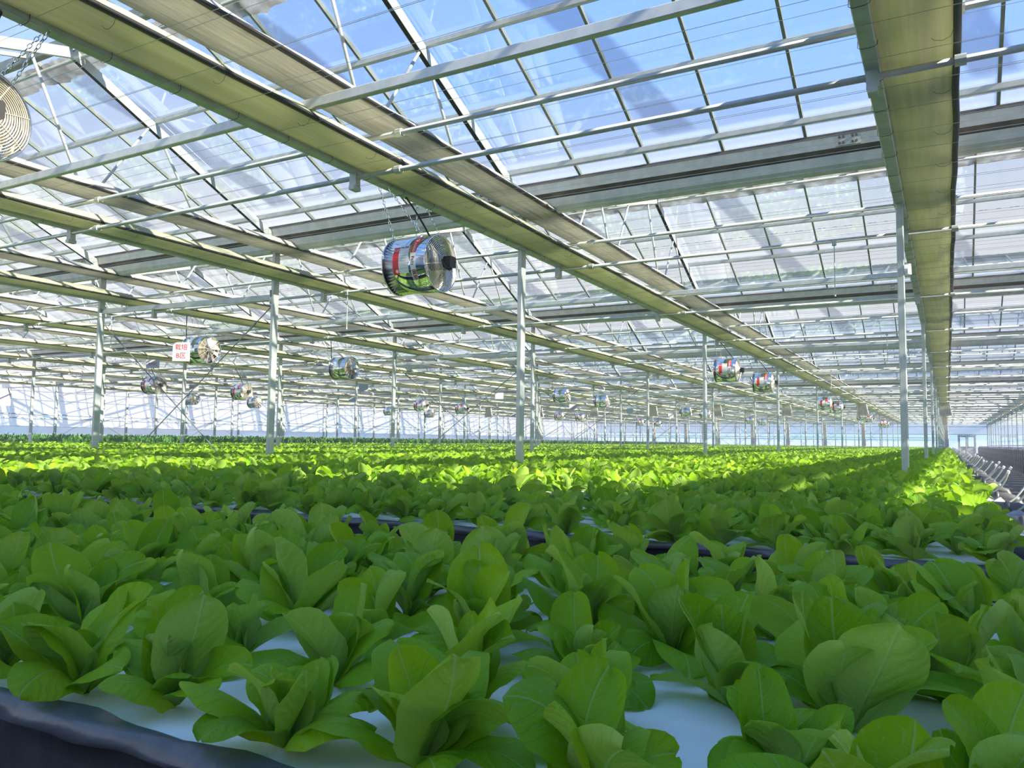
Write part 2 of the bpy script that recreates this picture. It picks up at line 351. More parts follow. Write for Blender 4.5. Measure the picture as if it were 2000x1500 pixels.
# ------------------------------------------------------------------ roof (the ceiling): panes, bars, purlins, ridges
ceil = link('ceiling', None); tag(ceil, 'glazed sawtooth roof of the greenhouse', kind='structure')
PW = BAY/5
def pane_mesh():                                   # far slope pane, origin at the gutter end
    b = MB(); w = PW/2-0.012; t = 0.003
    p = [(-w, -0.10, 0.452*0.10), (w, -0.10, 0.452*0.10), (w, -RU, 0.452*RU), (-w, -RU, 0.452*RU)]
    b.add([(x, y, z+E(2.97)) for x, y, z in p] + [(x, y, z+E(2.97)+t) for x, y, z in p],
          [(0,1,2,3),(7,6,5,4),(0,4,5,1),(1,5,6,2),(2,6,7,3),(3,7,4,0)])
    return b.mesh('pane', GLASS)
PANE = pane_mesh()
b = MB(); b.bar((0, -0.08, zfar(0.08)-0.015), (0, -RU, zfar(RU)-0.015), 0.028, 0.045); BARM = b.mesh('glazing_bar', STEEL_DULL)
sheet, bars = MB(), MB()
BLUEPRINT = mat('blue_film_print', (0.10, 0.30, 0.80), 0.6)
b = MB()
for u in (.62, 1.72):
    x = -PW/2+.06
    while x < PW/2-.12:
        w = random.uniform(.03, .10); z = zfar(u)-.003; b.add([(x, -u, z), (x+w, -u, z), (x+w, -u-.008, z+.0036), (x, -u-.008, z+.0036)], [(3, 2, 1, 0)]); x += w+random.choice((.015, .02, .12))
PRINT = b.mesh('film_print', BLUEPRINT)
for j in range(0, 13):
    for k in range(-1, 11):                        # bay between line k and line k-1
        for i in range(5):
            xc = LX(k) + (i+0.5)*PW
            if 1 <= j <= 4 and k >= 0 and k <= 8 and not (j == 4 and k > 6) and not (j == 1 and k > 5):
                pn = link('pane', PANE, ceil, T((xc, GY(j), 0)))
                if j <= 2 and k <= 4: link('film_print', PRINT, pn)
            else:
                w = PW/2-0.012; y = GY(j)
                sheet.add([(xc-w, y-0.1, zfar(.1)), (xc+w, y-0.1, zfar(.1)), (xc+w, y-RU, zfar(RU)), (xc-w, y-RU, zfar(RU))], [(0,1,2,3)])
            y0 = GY(j)-SPAN; w = PW/2-0.012
            if j <= 9: sheet.add([(xc-w, y0+0.1, znear(.1)), (xc+w, y0+0.1, znear(.1)), (xc+w, GY(j)-RU, zfar(RU)), (xc-w, GY(j)-RU, zfar(RU))], [(3,2,1,0)])
            if i:
                xb = LX(k)+i*PW
                if 1 <= j <= 4 and k <= 8 and not (j == 1 and k > 5): link('glazing_bar', BARM, ceil, T((xb, GY(j), 0)))
                else: bars.bar((xb, GY(j)-.08, zfar(.08)-.015), (xb, GY(j)-RU, zfar(RU)-.015), 0.028, 0.045)
                if j >= 1: bars.bar((xb, y0+.1, znear(.1)-.015), (xb, GY(j)-RU, zfar(RU)-.015), 0.028, 0.045)
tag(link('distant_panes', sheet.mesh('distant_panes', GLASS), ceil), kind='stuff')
tag(link('distant_glazing_bars', bars.mesh('distant_glazing_bars', STEEL_DULL), ceil), kind='stuff')
b = MB(); b.bevbox(XL, XR, -0.025, 0.025, -0.03, 0.03, 0.006, 'x'); PURLIN = b.mesh('purlin', ALU)
for j in range(1, 13):
    for u in (2.03, 1.2, 0.35): link('purlin', PURLIN, ceil, T((0, GY(j)-u, zfar(u)-0.06)))
    for y in (1.3, 2.9): link('purlin', PURLIN, ceil, T((0, GY(j)-SPAN+y, znear(y)-0.06)))
# ridges
def ragged(y0, z0, w, n, amp):
    b = MB(); xs = np.linspace(XL, XR, n)
    top = rng.normal(0, 0.008, n); low = w + rng.normal(0, amp*.5, n) + 0.07*w*np.interp(xs, np.linspace(XL, XR, 240), rng.uniform(-1, 1, 240))
    s = Vector((0, 1, -0.452)).normalized(); nrm = Vector((0, -0.452, -1)).normalized()
    vs = []
    for i, x in enumerate(xs):
        for t, o in ((top[i], 0), (low[i]*0.5, 0.022+rng.uniform(0, .012)), (low[i], 0.004), (low[i]*0.5, -0.004)):
            p = Vector((x, y0, z0)) + s*t + nrm*o; vs.append(p)
    fs = [(i*4+a, i*4+(a+1) % 4, i*4+4+(a+1) % 4, i*4+4+a) for i in range(n-1) for a in range(4)]
    b.add(vs, fs); return b.mesh('foam_strip', FOAM)
FOAMM = ragged(0.10, -0.075, 0.27, 700, 0.022)
b = MB(); b.bevbox(XL, XR, -0.06, 0.02, -0.10, 0.03, 0.01, 'x'); RIDGE = b.mesh('ridge_beam', STEEL_DULL)
b = MB(); b.tube([(XL, 0.10, -0.16), (XR, 0.10, -0.16)], 0.021, 10); RPIPE = b.mesh('vent_pipe', STEEL, True)
for j in range(1, 13):
    t = thing('roof_ridge', 'grey ridge beam with ragged white foam strip above the %s gutter bay' % nth(j-1), 'ridge beam', (0, GY(j)-RU, zfar(RU)), 'roof ridges')
    link('ridge_beam', RIDGE, t); link('vent_pipe', RPIPE, t); link('foam_strip', FOAMM, t)

# ------------------------------------------------------------------ gutters
def gutter_parts():
    a = MB(); a.prism_x([(-.14,2.965),(-.12,2.845),(-.085,2.845),(-.10,2.985),(.10,2.985),(.085,2.845),(.12,2.845),(.14,2.965),(.12,3.0),(-.12,3.0)], XL+.03, XR-.03)
    s = MB(); s.prism_x([(-.118,2.846),(-.05,2.785),(.05,2.785),(.118,2.846)], XL+.03, XR-.03); s.box(XL+.03, XR-.03, -.15, -.135, 2.955, 2.985)
    l = MB(); l.prism_x([(-.075,2.79),(-.06,2.70),(-.03,2.645),(.05,2.645),(.07,2.70),(.075,2.79)], XL+.03, XR-.03)
    return a.mesh('gutter_side', ALU), s.mesh('seal_strip', SEAL), l.mesh('gutter_trough', STEEL)
GP = gutter_parts()
b = MB(); b.box(-.11, .11, -.012, 0, -.055, .055)
for bx in (-.075, -.04, .04, .075):
    for bz in (-.028, .028): b.tube([(bx, -.028, bz), (bx, -.01, bz)], 0.011, 6)
SPL = b.mesh('splice_plate', [STEEL])
b = MB()
for bx in (-.075, -.04, .04, .075):
    for bz in (-.028, .028): b.tube([(bx, -.03, bz), (bx, -.012, bz)], 0.012, 6)
SPB = b.mesh('bolt_set', [SEAL])
for j in range(1, 13):
    t = thing('gutter', 'grey metal gutter with dark seal strip across the house, %s from the camera' % nth(j-1), 'gutter', (0, GY(j), EYE), 'roof gutters')
    for n, me in zip(('gutter_side', 'seal_strip', 'gutter_trough'), GP): link(n, me, t)
    if j <= 2:
        for k in range(0, 6):
            s = link('splice_plate', SPL, t, T((LX(k)-0.42, -.128, 2.905))); link('bolt_set', SPB, s)

# ------------------------------------------------------------------ roof trusses (one per line and span)
def truss_meshes():
    out = []
    r = MB(); r.bar((0, 8.0-.10, 2.86), (0, 8.0-RU, 2.86+.452*(RU-.1)), 0.055, 0.11); out.append(('rafter', r.mesh('rafter', STEEL)))
    r = MB(); dn = Vector((0, -.452, -1)).normalized()*.056; r.bar(Vector((0, 8.0-.14, 2.88))+dn, Vector((0, 8.0-RU+.05, 2.86+.452*(RU-.15)))+dn, .046, .004); out.append(('slot_shade_strip', r.mesh('slot_shade_strip', BLACK)))  # black strip standing for the shaded hollow of the open channel
    r = MB(); r.bar((0, .10, 2.80), (0, 8.0-RU, 2.86+.452*(RU-.1)), 0.055, 0.11); out.append(('rafter', r.mesh('rafter', STEEL)))
    c = MB(); c.bevbox(-.03, .03, .06, 7.94, 2.665, 2.73, .006, 'y'); out.append(('bottom_chord', c.mesh('bottom_chord', STEEL)))
    for p, q in (((1.84,3.24),(1.5,2.70)), ((2.44,3.43),(2.85,2.70)), ((3.56,3.80),(2.95,2.70)), ((4.44,4.08),(5.1,2.70)), ((5.93,3.80),(5.22,2.70)), ((5.95,3.80),(6.66,2.70))):
        w = MB(); w.tube([(0, *p), (0, *q)], 0.0165, 8); out.append(('web_tube', w.mesh('web_tube', STEEL, True)))
    g = MB(); g.box(-.05, .05, 7.72, 7.93, 2.80, 2.82); g.box(-.035, .035, 7.80, 7.92, 2.82, 2.93); out.append(('end_plate', g.mesh('end_plate', ALU)))
    return out
TR = truss_meshes()
for j in range(1, 13):
    for k in LINES:
        if LX(k) < -2.2*GY(j) - 4: continue
        t = thing('roof_truss', 'steel roof truss on the %s, %s span deep' % (lw2(k), nth(j-1)), 'roof truss', (LX(k), GY(j-1), EYE), 'roof trusses')
        for n, me in TR: link(n, me, t)

# ------------------------------------------------------------------ columns
def column_mesh(bev):
    c = MB(); c.bevbox(-.03, .03, -.05, .05, 0, E(2.66), .006); return c.mesh('shaft', STEEL)
CM = column_mesh(True)
b = MB(); b.box(-.075, .075, -.085, .085, 0, .016); CBASE = b.mesh('base_plate', STEEL)
b = MB(); b.box(-.075, .075, -.085, .085, E(2.645), E(2.66)); CHEAD = b.mesh('head_plate', STEEL)
for j in ROWS[:-1]:
    for k in LINES[:-1]:
        if LX(k) < -2.05*GY(j) - 2: continue
        t = thing('steel_column', 'slim grey steel column on the %s, %s row from the camera' % (lw2(k), nth(j-1)), 'column', (LX(k), GY(j), 0), 'greenhouse columns')
        link('shaft', CM, t); link('base_plate', CBASE, t); link('head_plate', CHEAD, t)

# ------------------------------------------------------------------ screen bundles along every truss line
def ysteps(y0, y1):
    ys = [y0]
    while ys[-1] < y1: ys.append(ys[-1] + (0.16 if ys[-1] < 16 else 0.5 if ys[-1] < 40 else 1.6))
    ys[-1] = y1; return ys
SY0, SY1 = GY(0)+0.2, YF-0.3
def loft(prof_fn, ys, mat_, name):
    b = MB(); n = len(prof_fn(ys[0])); vs = []
    for y in ys: vs += [(x, y, z) for x, z in prof_fn(y)]
    fs = [(i*n+(a+1) % n, i*n+a, i*n+n+a, i*n+n+(a+1) % n) for i in range(len(ys)-1) for a in range(n)] + [tuple(range(n)), tuple((len(ys)-1)*n+a for a in range(n-1, -1, -1))]
    b.add(vs, fs); return b.mesh(name, mat_, True)
def lower_profile(seed):
    r = random.Random(seed); ph = [r.uniform(0, 6.28) for _ in range(12)]
    def f(y):
        pts = []
        for i in range(15):                        # underside from the chord to the leading edge
            s = i/14; x = .045 + s*.375
            sag = -0.028*math.sin(PI*s) + .012*math.sin(3.2*s*PI+ph[0]+.25*math.sin(y*.5+ph[1])) + .006*math.sin(9*s+ph[2]+.4*math.sin(y*.9+ph[3]))
            pts.append((x, .030 + .012*s + sag + .006*math.sin(y*1.57+ph[4])*math.sin(PI*s)))
        for i in range(6):
            s = 1-i/5; pts.append((.045+s*.415, (.062 if i == 0 else .125 if i == 1 else .105) + .02*math.sin(PI*s) + .006*math.sin(4*y+s*9+ph[5])))
        return pts
    return f
def upper_profile(seed):
    r = random.Random(seed); ph = [r.uniform(0, 6.28) for _ in range(40)]; am = [r.uniform(.3, 1) for _ in range(40)]
    def f(y):
        pts = []
        for i in range(25):
            s = i/24; x = .04 + s*.385
            z = -.02*math.sin(PI*s) + (.010 if i % 2 else -.006)*am[i] + .006*math.sin(y*(.7+am[i]) + ph[i])
            pts.append((x + .004*math.sin(y*1.3+ph[i]), .03 + z))
        for i in range(6):
            s = 1-i/5; pts.append((.04+s*.42, (.062 if i == 0 else .13 if i == 1 else .12) + .014*math.sin(PI*s) + .008*math.sin(5*y+s*8+ph[5])))
        return pts
    return f
YS = ysteps(SY0, SY1)
LOW = [loft(lower_profile(s), YS, FABRIC, 'fabric_bundle') for s in range(3)]
UPP = [loft(upper_profile(s+20), YS, FABRIC_UP, 'fabric_bundle') for s in range(3)]
b = MB(); b.bevbox(-.045, .045, SY0, SY1, 0, .065, .006, 'y'); SCH = b.mesh('hanging_rail', STEEL)
def edge_fn(y): 
    w = .004*math.sin(y*2.1)+.003*math.sin(y*5.3)
    return [(.425+w, .034), (.464+w, .034), (.468+w, .056), (.425+w, .060)]
EDGE = loft(edge_fn, YS, BLACK, 'leading_edge')
b = MB(); b.tube([(-.05, 0, .05), (-.052, 0, .0), (-.03, 0, -.012), (.03, 0, -.010), (.05, 0, .0), (.055, 0, .05)], .0018, 5); HOOK = b.mesh('hook', BLACK)
b = MB(); b.tube([(.30, 0, .035), (.33, 0, .0), (.37, 0, -.01), (.41, 0, .005), (.43, 0, .05)], .0012, 5); LOOP = b.mesh('cord_loop', BLACK)
for k in range(-1, 10):
    x = LX(k)
    t = thing('lower_shade_screen', 'smooth lower cream screen bundle on the %s' % lw2(k), 'shade screen', (x, 0, ZLOW), 'folded lower shade screens')
    link('hanging_rail', SCH, t); link('fabric_bundle', LOW[k % 3], t); link('leading_edge', EDGE, t)
    if k in (0, 1, 2):
        for i in range(22): link('hook', HOOK, t, T((0, 2.3+.48*i, 0)))
        for i in range(14): link('cord_loop', LOOP, t, T((0, 2.55+.75*i, 0)))
    t = thing('upper_shade_screen', 'ribbed upper screen bundle on the %s' % lw2(k), 'shade screen', (x, 0, ZUP), 'folded upper shade screens')
    link('fabric_bundle', UPP[k % 3], t); link('leading_edge', EDGE, t)
# ------------------------------------------------------------------ pipes, ties, wires across the house
b = MB(); b.tube([(XL+.15, 0, 0), (XR-.06, 0, 0)], .0215, 10); PIPE = b.mesh('pipe', STEEL, True)
b = MB(); b.box(-.035, .035, -.03, .03, -.075, .05); b.box(-.028, .028, -.045, .045, -.11, -.075); BRK = b.mesh('bracket', STEEL)
b = MB(); b.tube([(-.03, 0, 0), (.03, 0, 0)], .034, 10); CLAMP = b.mesh('clamp', STEEL)
np_ = 0
for i in range(24):
    y = Y1 - 3 + 4*i
    if y > YF-1: break
    for z, w in ((2.21, 'lower'), (2.52, 'upper')):
        t = thing('drive_pipe', '%s galvanised pipe crossing under the %s screens, %s from the camera' % (w, w, nth(i)), 'pipe', (0, y, E(z)), '%s drive pipes' % w)
        link('pipe', PIPE, t)
        if y < 36:
            for k in range(0, 8):
                if w == 'lower': link('bracket', BRK, t, T((LX(k), 0, 0)))
                link('clamp', CLAMP, t, T((LX(k)+.46, 0, 0)))
b = MB(); b.bevbox(XL, XR, -.025, .025, -.037, .037, .006, 'x'); TIE = b.mesh('tie_beam', ALU)
for j in range(1, 13):
    tag(link('tie_beam', TIE, None, T((0, GY(j)-4.0, E(2.37)))), 'long square steel tie beam between screens, %s from the camera' % nth(j-1), 'beam', 'mid span tie beams')
b = MB(); b.tube([(XL+.15, 0, 0), (XR-.06, 0, 0)], .0017, 4); WM = b.mesh('wire', WIRE)
for z, w, st, n in ((2.235, 'lower', .42, 105), (2.59, 'upper', .42, 105)):
    t = thing('%s_wire_grid' % w, '%s layer of thin parallel steel wires carrying the %s screens' % (w, w), 'wires', (0, 0, E(z)))
    for i in range(n):
        y = 1.9 + st*i + rng.uniform(-.05, .05)
        link('wire', WM, t, T((0, y, rng.uniform(-.004, .004))))
# ties and cross braces between the third and the fourth line
xa, xb2 = LX(3), LX(2)
for j in range(1, 12):
    y = GY(j)
    b = MB(); b.bar((xa+.04, y, E(2.07)), (xb2-.04, y, E(2.0)), .045, .08)
    b.box(xa+.03, xa+.045, y-.06, y+.06, E(1.98), E(2.16)); b.box(xb2-.045, xb2-.03, y-.06, y+.06, E(1.9), E(2.1))
    tag(link('bracing_beam', b.mesh('bracing_beam', STEEL)), 'square steel beam over the crossed rods in the %s column row' % nth(j-1), 'beam', 'bracing beams')
    for a, c, w in ((xb2, xa, 'right'), (xa, xb2, 'left')):
        b = MB(); s = 1 if c > a else -1
        b.tube([(a+s*.05, y+.02*s, E(1.86)), (c-s*.3, y+.02*s, .35)], .0085, 6)
        b.tube([(a+s*.35, y+.02*s, E(1.86)-.3*(E(1.86)-.35)/3.667), (a+s*.5, y+.02*s, E(1.86)-.45*(E(1.86)-.35)/3.667)], .016, 6)
        tag(link('bracing_rod', b.mesh('bracing_rod', STEEL_DULL)), 'thin dark bracing rod rising to the %s column, %s column row' % (w, nth(j-1)), 'rod', 'cross bracing rods')
# thin sensor rods hanging from pipes
for i, (x, y, h) in enumerate(((-1.03, 9.04, .56), (-4.9, 9.04, .5), (-7.9, 9.04, .52), (-1.0, 17.04, .55), (-3.0, 25.04, .5), (-13.6, 9.04, .55), (1.6, 13.04, .5), (-9.0, 17.04, .5))):
    b = MB(); b.tube([(0, 0, 0), (0, 0, -h)], .0055, 6); b.box(-.02, .02, -.025, .025, -.03, .03); b.tube([(0, 0, -h), (0, 0, -h-.03)], .011, 6)
    tag(link('hanging_rod', b.mesh('hanging_rod', STEEL), None, T((x, y, E(2.19)))), ('thin steel rod hanging ' + ('just left of the nearest aisle column','right of the middle column, past the chained fan','above the unlabelled lone fan','left of the aisle column, one span deeper','near the second column of its line, far in','left of the nearest left column','right of the aisle screens','among the far screens left of centre')[i]), 'rod', 'hanging rods')

# ------------------------------------------------------------------ walls
wl = tag(link('wall_left', None), 'white film side wall with steel posts', kind='structure')
b = MB(); b.box(XL-.02, XL, -8, YF, 0, E(2.75)); link('wall_film', b.mesh('wall_film', WALLWHITE), wl)
b = MB(); b.bevbox(-.05, .05, -.06, .06, 0, E(2.7), .008); POST = b.mesh('wall_post', STEEL)
for j in range(2, 13): link('wall_post', POST, wl, T((XL+.08, GY(j)-.02, 0))); link('wall_post', POST, wl, T((XL+.08, GY(j)-4, 0)))
for z in (.82, 1.02, 0.4, 1.75, 2.2):
    b = MB(); b.bevbox(XL+.02, XL+.07, 4, YF, E(z)-(.025 if z < 1.1 and z > .5 else .008), E(z)+(.025 if z < 1.1 and z > .5 else .008), .004, 'y'); link('wall_rail', b.mesh('wall_rail', STEEL), wl)
for j in (2, 3, 4, 6, 8):
    for s in (0, 1):
        b = MB(); b.tube([(XL+.10+.02*s, GY(j)+s*4, E(2.1)), (XL+.10+.02*s, GY(j)+(1-s)*4, E(-.2))], .009, 5); link('wall_brace', b.mesh('wall_brace', STEEL_DULL), wl)
wb = tag(link('wall_far', None), 'glazed far end wall with white film above', kind='structure')
DX0, DX1, DZ = 0.95, 2.62, 2.28
b = MB(); b.box(-.045, .045, -.05, .05, 0, E(2.7)); FPOST = b.mesh('wall_post', STEEL)
for k in LINES: link('wall_post', FPOST, wb, T((LX(k), YF, 0)))
for k in LINES[:-1]: 
    if k >= 1: link('wall_post', FPOST, wb, T((LX(k)-BAY/2, YF, 0)))
for k in LINES[1:]:
    x0, x1 = LX(k)+.05, LX(k-1)-.05
    if k == 0:
        for a, c, z0 in ((x0, DX0, .35), (DX1, x1, .35), (DX0, DX1, DZ)):
            b = MB(); b.box(a, c, YF, YF+.006, z0, E(1.16)); link('pane', b.mesh('pane', GLASSW), wb)
            if z0 < 1: b = MB(); b.box(a, c, YF-.02, YF+.03, 0, .35); link('plinth', b.mesh('plinth', mat('brown_plinth', (.13, .10, .09), .8)), wb)
    else:
        b = MB(); b.box(x0, x1, YF, YF+.006, .3, E(1.16)); link('pane', b.mesh('pane', GLASSW), wb)
        b = MB(); b.box(x0, x1, YF-.02, YF+.03, 0, .3); link('plinth', b.mesh('plinth', STEEL_DULL), wb)
    b = MB(); b.box(x0, x1, YF, YF+.006, E(1.2), E(2.7)); link('film_panel', b.mesh('film_panel', film_mat('end_film', (.93, .94, .98), .35, (.92, .91, .97), .5) if 'end_film' not in bpy.data.materials else bpy.data.materials['end_film']), wb)
for z, x0, x1 in ((1.18, XL, XR), (2.0, XL, XR), (2.35, XL, XR), (.78, XL, LX(0)), (.55, XL, LX(0))):
    b = MB(); b.bevbox(x0, x1, YF-.06, YF-.01, E(z)-.025, E(z)+.025, .006, 'x'); link('wall_rail', b.mesh('wall_rail', STEEL_DULL), wb)
for k in range(2, 10):
    for s in (0, 1):
        b = MB(); b.tube([(LX(k)+s*BAY/2, YF-.08, E(1.9)), (LX(k)+(1-s)*BAY/2, YF-.08, E(-.1))], .012, 5); link('wall_brace', b.mesh('wall_brace', STEEL_DULL), wb)
# door in the far wall
d = tag(link('door_1', None), 'grey framed glazed double door at the end of the aisle', kind='structure')
dm = (DX0+DX1)/2
b = MB()
for x0, x1 in ((DX0, DX0+.07), (DX1-.07, DX1)): b.box(x0, x1, YF-.06, YF+.04, 0, DZ)
b.box(DX0, DX1, YF-.06, YF+.04, DZ-.09, DZ); link('door_frame', b.mesh('door_frame', DOORFR), d)
for x0, x1 in ((DX0+.08, dm-.01), (dm+.01, DX1-.08)):
    b = MB(); b.box(x0, x0+.12, YF-.05, YF, .03, DZ-.1); b.box(x1-.12, x1, YF-.05, YF, .03, DZ-.1); b.box(x0+.12, x1-.12, YF-.05, YF, DZ-.22, DZ-.1)
    b.box(x0+.12, x1-.12, YF-.05, YF, .98, 1.06); b.box(x0+.12, x1-.12, YF-.04, YF-.01, .30, .98); b.box(x0+.12, x1-.12, YF-.05, YF, .03, .30)
    lf = link('door_leaf', b.mesh('door_leaf', DOORFR), d)
    b = MB(); b.box(x0+.12, x1-.12, YF-.03, YF-.024, 1.06, DZ-.22); link('pane', b.mesh('pane', GLASSW), lf)
    b = MB(); xx = x1-.05 if x1 < dm else x0+.05; b.tube([(xx, YF-.09, 1.0), (xx, YF-.09, 1.25)], .012, 6); link('handle', b.mesh('handle', CHROME), lf)
# glass partition right of the aisle
wp = tag(link('wall_partition', None), 'glass partition on steel mullions right of the aisle', kind='structure')
for j in range(1, 12):
    for h in (0, 1):
        y0 = GY(j)+h*4+.06
        b = MB(); b.box(LX(-1)-.004, LX(-1)+.004, y0, y0+3.88, .3, E(2.2)); link('pane', b.mesh('pane', GLASSW), wp)
        b = MB(); b.box(LX(-1)-.02, LX(-1)+.02, y0+3.88, y0+3.92+.02, 0, E(2.2)); link('mullion', b.mesh('mullion', STEEL), wp)
for z in (.3, 1.2, E(2.2)):
    b = MB(); b.box(LX(-1)-.025, LX(-1)+.025, Y1, YF, z-.025, z+.025); link('wall_rail', b.mesh('wall_rail', STEEL), wp)
wr = tag(link('wall_right', None), 'glazed right side wall', kind='structure')
for j in range(1, 13):
    b = MB(); b.box(XR-.004, XR+.004, GY(j)-SPAN+.06, GY(j)-.06, .4, E(2.7)); link('pane', b.mesh('pane', GLASSW), wr)
    b = MB(); b.box(XR-.05, XR+.05, GY(j)-.05, GY(j)+.05, 0, E(2.7)); link('wall_post', b.mesh('wall_post', STEEL), wr)
b = MB(); b.box(XR-.03, XR+.03, GY(0), YF, .0, .4); link('plinth', b.mesh('plinth', STEEL_DULL), wr)
b = MB(); b.box(XR-.03, XR+.03, GY(0), YF, 1.9, 1.95); link('wall_rail', b.mesh('wall_rail', STEEL), wr)

# ------------------------------------------------------------------ white drapes
def drape_mesh(w0, w1, h, seed, name, folds=9):
    r = random.Random(seed); b = MB(); nx, nz = folds*4, 6; vs = []
    for side in (0, 1):
        for i in range(nz+1):
            t = i/nz; w = w0 + (w1-w0)*t
            for a in range(nx+1):
                s = a/nx
                vs.append(((s-.5)*w + .03*t, .055*math.sin(s*folds*2*PI + 1.2*math.sin(seed+t*2))*(0.5+.5*t) + side*.012, -h*t - .02*t*math.sin(s*7+seed)))
    n1 = (nx+1)*(nz+1)
    for i in range(nz):
        for a in range(nx):
            p = i*(nx+1)+a; b.f.append((p, p+1, p+nx+2, p+nx+1)); b.m.append(0); b.f.append((n1+p+nx+1, n1+p+nx+2, n1+p+1, n1+p)); b.m.append(0)
    b.v = vs; return b.mesh(name, DRAPE, True)
DR = [drape_mesh(.46, .62, .66, s, 'curtain_cloth') for s in range(3)]
b = MB(); b.tube([(-.26, 0, .01), (.26, 0, .01)], .014, 8); DROD = b.mesh('curtain_rod', STEEL)
for k in range(0, 8):
    t = thing('hanging_drape', 'short cream drape gathered under the screens on the %s' % lw2(k), 'curtain', (LX(k)+.27, GY(6)-.75, ZLOW-.01), 'short cream drapes')
    link('curtain_cloth', DR[k % 3], t); link('curtain_rod', DROD, t)
DF = [drape_mesh(.34, .42, E(2.2)-.35, s+7, 'curtain_cloth', 5) for s in range(2)]
for k in range(-1, 9):
    t = thing('end_curtain', 'tall white curtain at the far wall, %s' % lw2(k), 'curtain', (LX(k)+.24, YF-1.1, E(2.2)), 'tall white end curtains')
    link('curtain_cloth', DF[k % 2], t); link('curtain_rod', DROD, t)

# ------------------------------------------------------------------ circulation fans
FR, FL = 0.255, 0.47                                # radius, length (axis along X)
def cyl_shell(r, x0, x1, n=48, t=.006):
    b = MB(); vs = []
    for R in (r, r-t):
        for x in (x0, x1): vs += [(x, R*math.cos(2*PI*i/n), R*math.sin(2*PI*i/n)) for i in range(n)]
    fs = []
    for i in range(n):
        q = (i+1) % n
        fs += [(i, q, n+q, n+i), (2*n+i, 3*n+i, 3*n+q, 2*n+q), (i, 2*n+i, 2*n+q, q), (n+i, n+q, 3*n+q, 3*n+i)]
    b.add(vs, fs); return b
def curved_patch(r, x0, x1, a0, a1, n=10):
    """patch on the casing; a is the angle from straight up towards the camera side (-Y)"""
    b = MB(); vs = []
    for R in (r, r-.002):
        for i in range(n+1):
            a = a0 + (a1-a0)*i/n
            for x in (x0, x1): vs.append((x, -R*math.sin(a), R*math.cos(a)))
    m = 2*(n+1)
    fs = [(2*i, 2*i+2, 2*i+3, 2*i+1) for i in range(n)] + [(m+2*i+1, m+2*i+3, m+2*i+2, m+2*i) for i in range(n)]
    b.add(vs, fs); return b
_txt = {}
def text_mesh(s, size, bold=0.0):
    key = (s, size, bold)
    if key not in _txt:
        cu = bpy.data.curves.new('lettering', 'FONT'); cu.body = s; cu.size = size; cu.align_x = 'CENTER'; cu.align_y = 'CENTER'; cu.offset = bold
        cu.resolution_u = 3
        o = bpy.data.objects.new('lettering', cu); COL.objects.link(o)
        dg = bpy.context.evaluated_depsgraph_get(); me = bpy.data.meshes.new_from_object(o.evaluated_get(dg), depsgraph=dg)
        vs = [tuple(v.co) for v in me.vertices]; fs = [tuple(p.vertices) for p in me.polygons]
        bpy.data.objects.remove(o); bpy.data.curves.remove(cu); bpy.data.meshes.remove(me)
        _txt[key] = (vs, fs)
    return _txt[key]
def text_on_casing(s, size, x, a, mat_, down=True, bold=0.0):
    vs, fs = text_mesh(s, size, bold); b = MB(); out = []
    for (u, v, _) in vs:
        if down: xx, aa = x + v, a + u/FR            # lettering runs down the casing
        else: xx, aa = x + u, a - v/FR
        out.append((xx, -(FR+.0035)*math.sin(aa), (FR+.0035)*math.cos(aa)))
    b.add(out, fs); return b.mesh('lettering', mat_)
